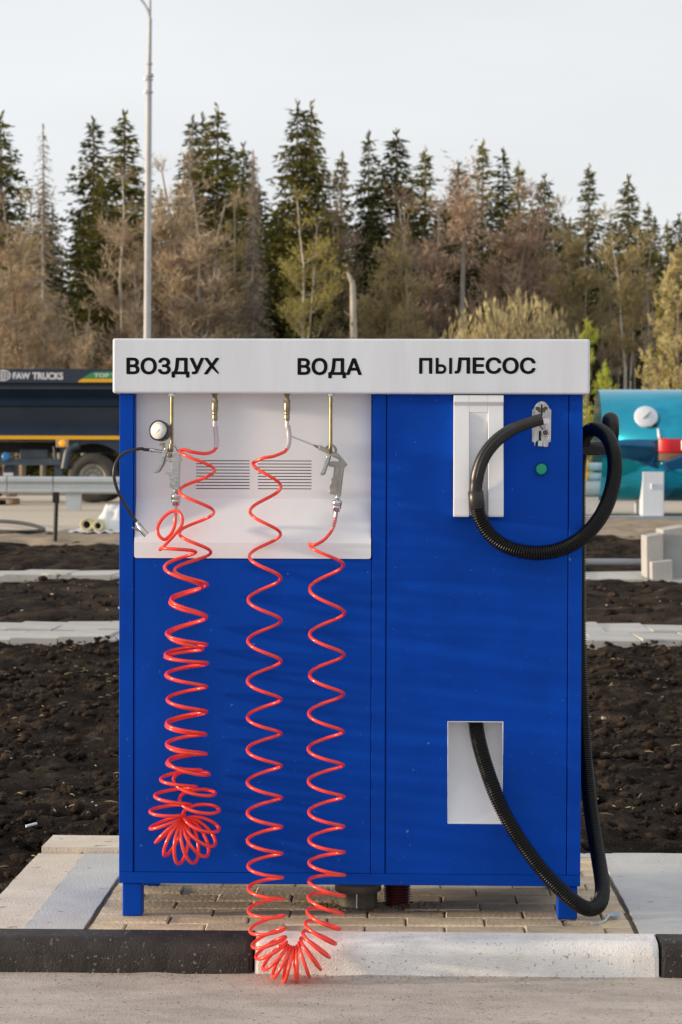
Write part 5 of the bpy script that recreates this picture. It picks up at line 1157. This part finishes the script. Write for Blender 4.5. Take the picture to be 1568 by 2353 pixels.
MB().tube([P(812, 730, Yq), P(800, 722, Yq), P(790, 714, Yq)], [.05, .035, .015], 6).build('twig', M['greyb'], e)

# willow bush, young pines nearer the road
def shoots(name, px0, px1, ptop, D, mt, n, label, seed, cards=16, hj=.25, w=.06, group=None):
    r = random.Random(seed); Y = D - 5.89; a, b = P(px0, ptop, Y), P(px1, ptop, Y); cx = (a.x + b.x) / 2; hw = (b.x - a.x) / 2; H = a.z - .3
    e = tag(empty(name, (cx, Y, .28)), label, 'bush' if 'bush' in name else 'tree', group); T = MB(); C = Cards()
    for i in range(n):
        an = r.random() * 6.283; rr = math.sqrt(r.random()); ex, ey = math.cos(an) * rr, math.sin(an) * rr
        top = Vector((cx + ex * hw * 1.0, Y + ey * hw * .8, .28 + H * (1 - .32 * rr ** 3) * (1 - hj * r.random() ** 1.5)))
        bs = Vector((cx + ex * hw * .35, Y + ey * hw * .3, .28)); mid = bs.lerp(top, .5) + Vector((ex * hw * .12, ey * hw * .1, 0))
        T.tube([bs, mid, top], [.028, .018, .006], 3, False)
        for k in range(cards):
            u = .25 + .75 * r.random() ** .7; q = (bs.lerp(mid, u * 2) if u < .5 else mid.lerp(top, u * 2 - 1)) + Vector((r.gauss(0, .07), r.gauss(0, .07), r.gauss(0, .05)))
            d = (Vector((r.uniform(-.55, .55), r.uniform(-.55, .55), 1)) + (top - mid).normalized() * .6).normalized(); C.card(q, d, w * r.uniform(.6, 1.4), r.uniform(.18, .42), r)
    T.build('stems', M['bark'], e); o = bpy.data.objects.new('crown', C.mesh('crown', mt)); COL.objects.link(o); attach(o, e); return e
shoots('willow_bush', 985, 1362, 672, 74, M['willow'], 560, 'rounded yellow willow bush just above the white header', 3, 15, .42, .06)
def young_pine(px, ptip, D, hw, label, seed, mt=None, n=60):
    r = random.Random(seed); Y = D - 5.89; tp = P(px, ptip, Y); H = tp.z - .28; e = tag(empty('young_pine', (tp.x, Y, .28)), label, 'tree'); T = MB(); C = Cards()
    T.tube([(tp.x, Y, .1), (tp.x, Y, .28 + H)], [.07, .015], 6)
    def brush(a, b, m):
        L = (b - a).length
        for i in range(m):
            u = r.random(); d = ((b - a).normalized() * .8 + Vector((r.uniform(-1, 1), r.uniform(-1, 1), r.uniform(-.6, 1))) * .75).normalized(); C.card(a.lerp(b, u), d, .035, r.uniform(.10, .2), r)
    brush(Vector((tp.x, Y, .28 + H * .6)), Vector((tp.x, Y, .3 + H)), 120)
    for i in range(n):
        f = (i + r.random()) / n; z = .28 + H * (.12 + .84 * f); R = hw * (1 - f) ** .7 * r.uniform(.5, 1.1); an = r.random() * 6.283
        a = Vector((tp.x, Y, z)); b = a + Vector((math.cos(an) * R, math.sin(an) * R, R * r.uniform(.3, .8))); T.tube([a, b], [.018, .006], 3, False); brush(a.lerp(b, .25), b, int(28 + 60 * R))
        b2 = b + Vector((r.uniform(-.1, .1), r.uniform(-.1, .1), .22)); brush(b, b2, 16)
    T.build('trunk', M['bark'], e); o = bpy.data.objects.new('crown', C.mesh('crown', mt or M['pine'])); COL.objects.link(o); attach(o, e)
young_pine(1352, 742, 60, 1.0, 'young bright green pine peeping out beside the header corner', 5, None, 40)
young_pine(1560, 560, 66, 1.5, 'yellow green young pine standing above the far tank end', 6, M['willow'], 110)
young_pine(1531, 640, 69, 1.1, 'smaller yellow green pine leaning against the taller one', 8, M['birchl'], 80)
young_pine(1391, 846, 58, .5, 'small pale green pine sapling just left of the tank', 9, M['pine'], 26)
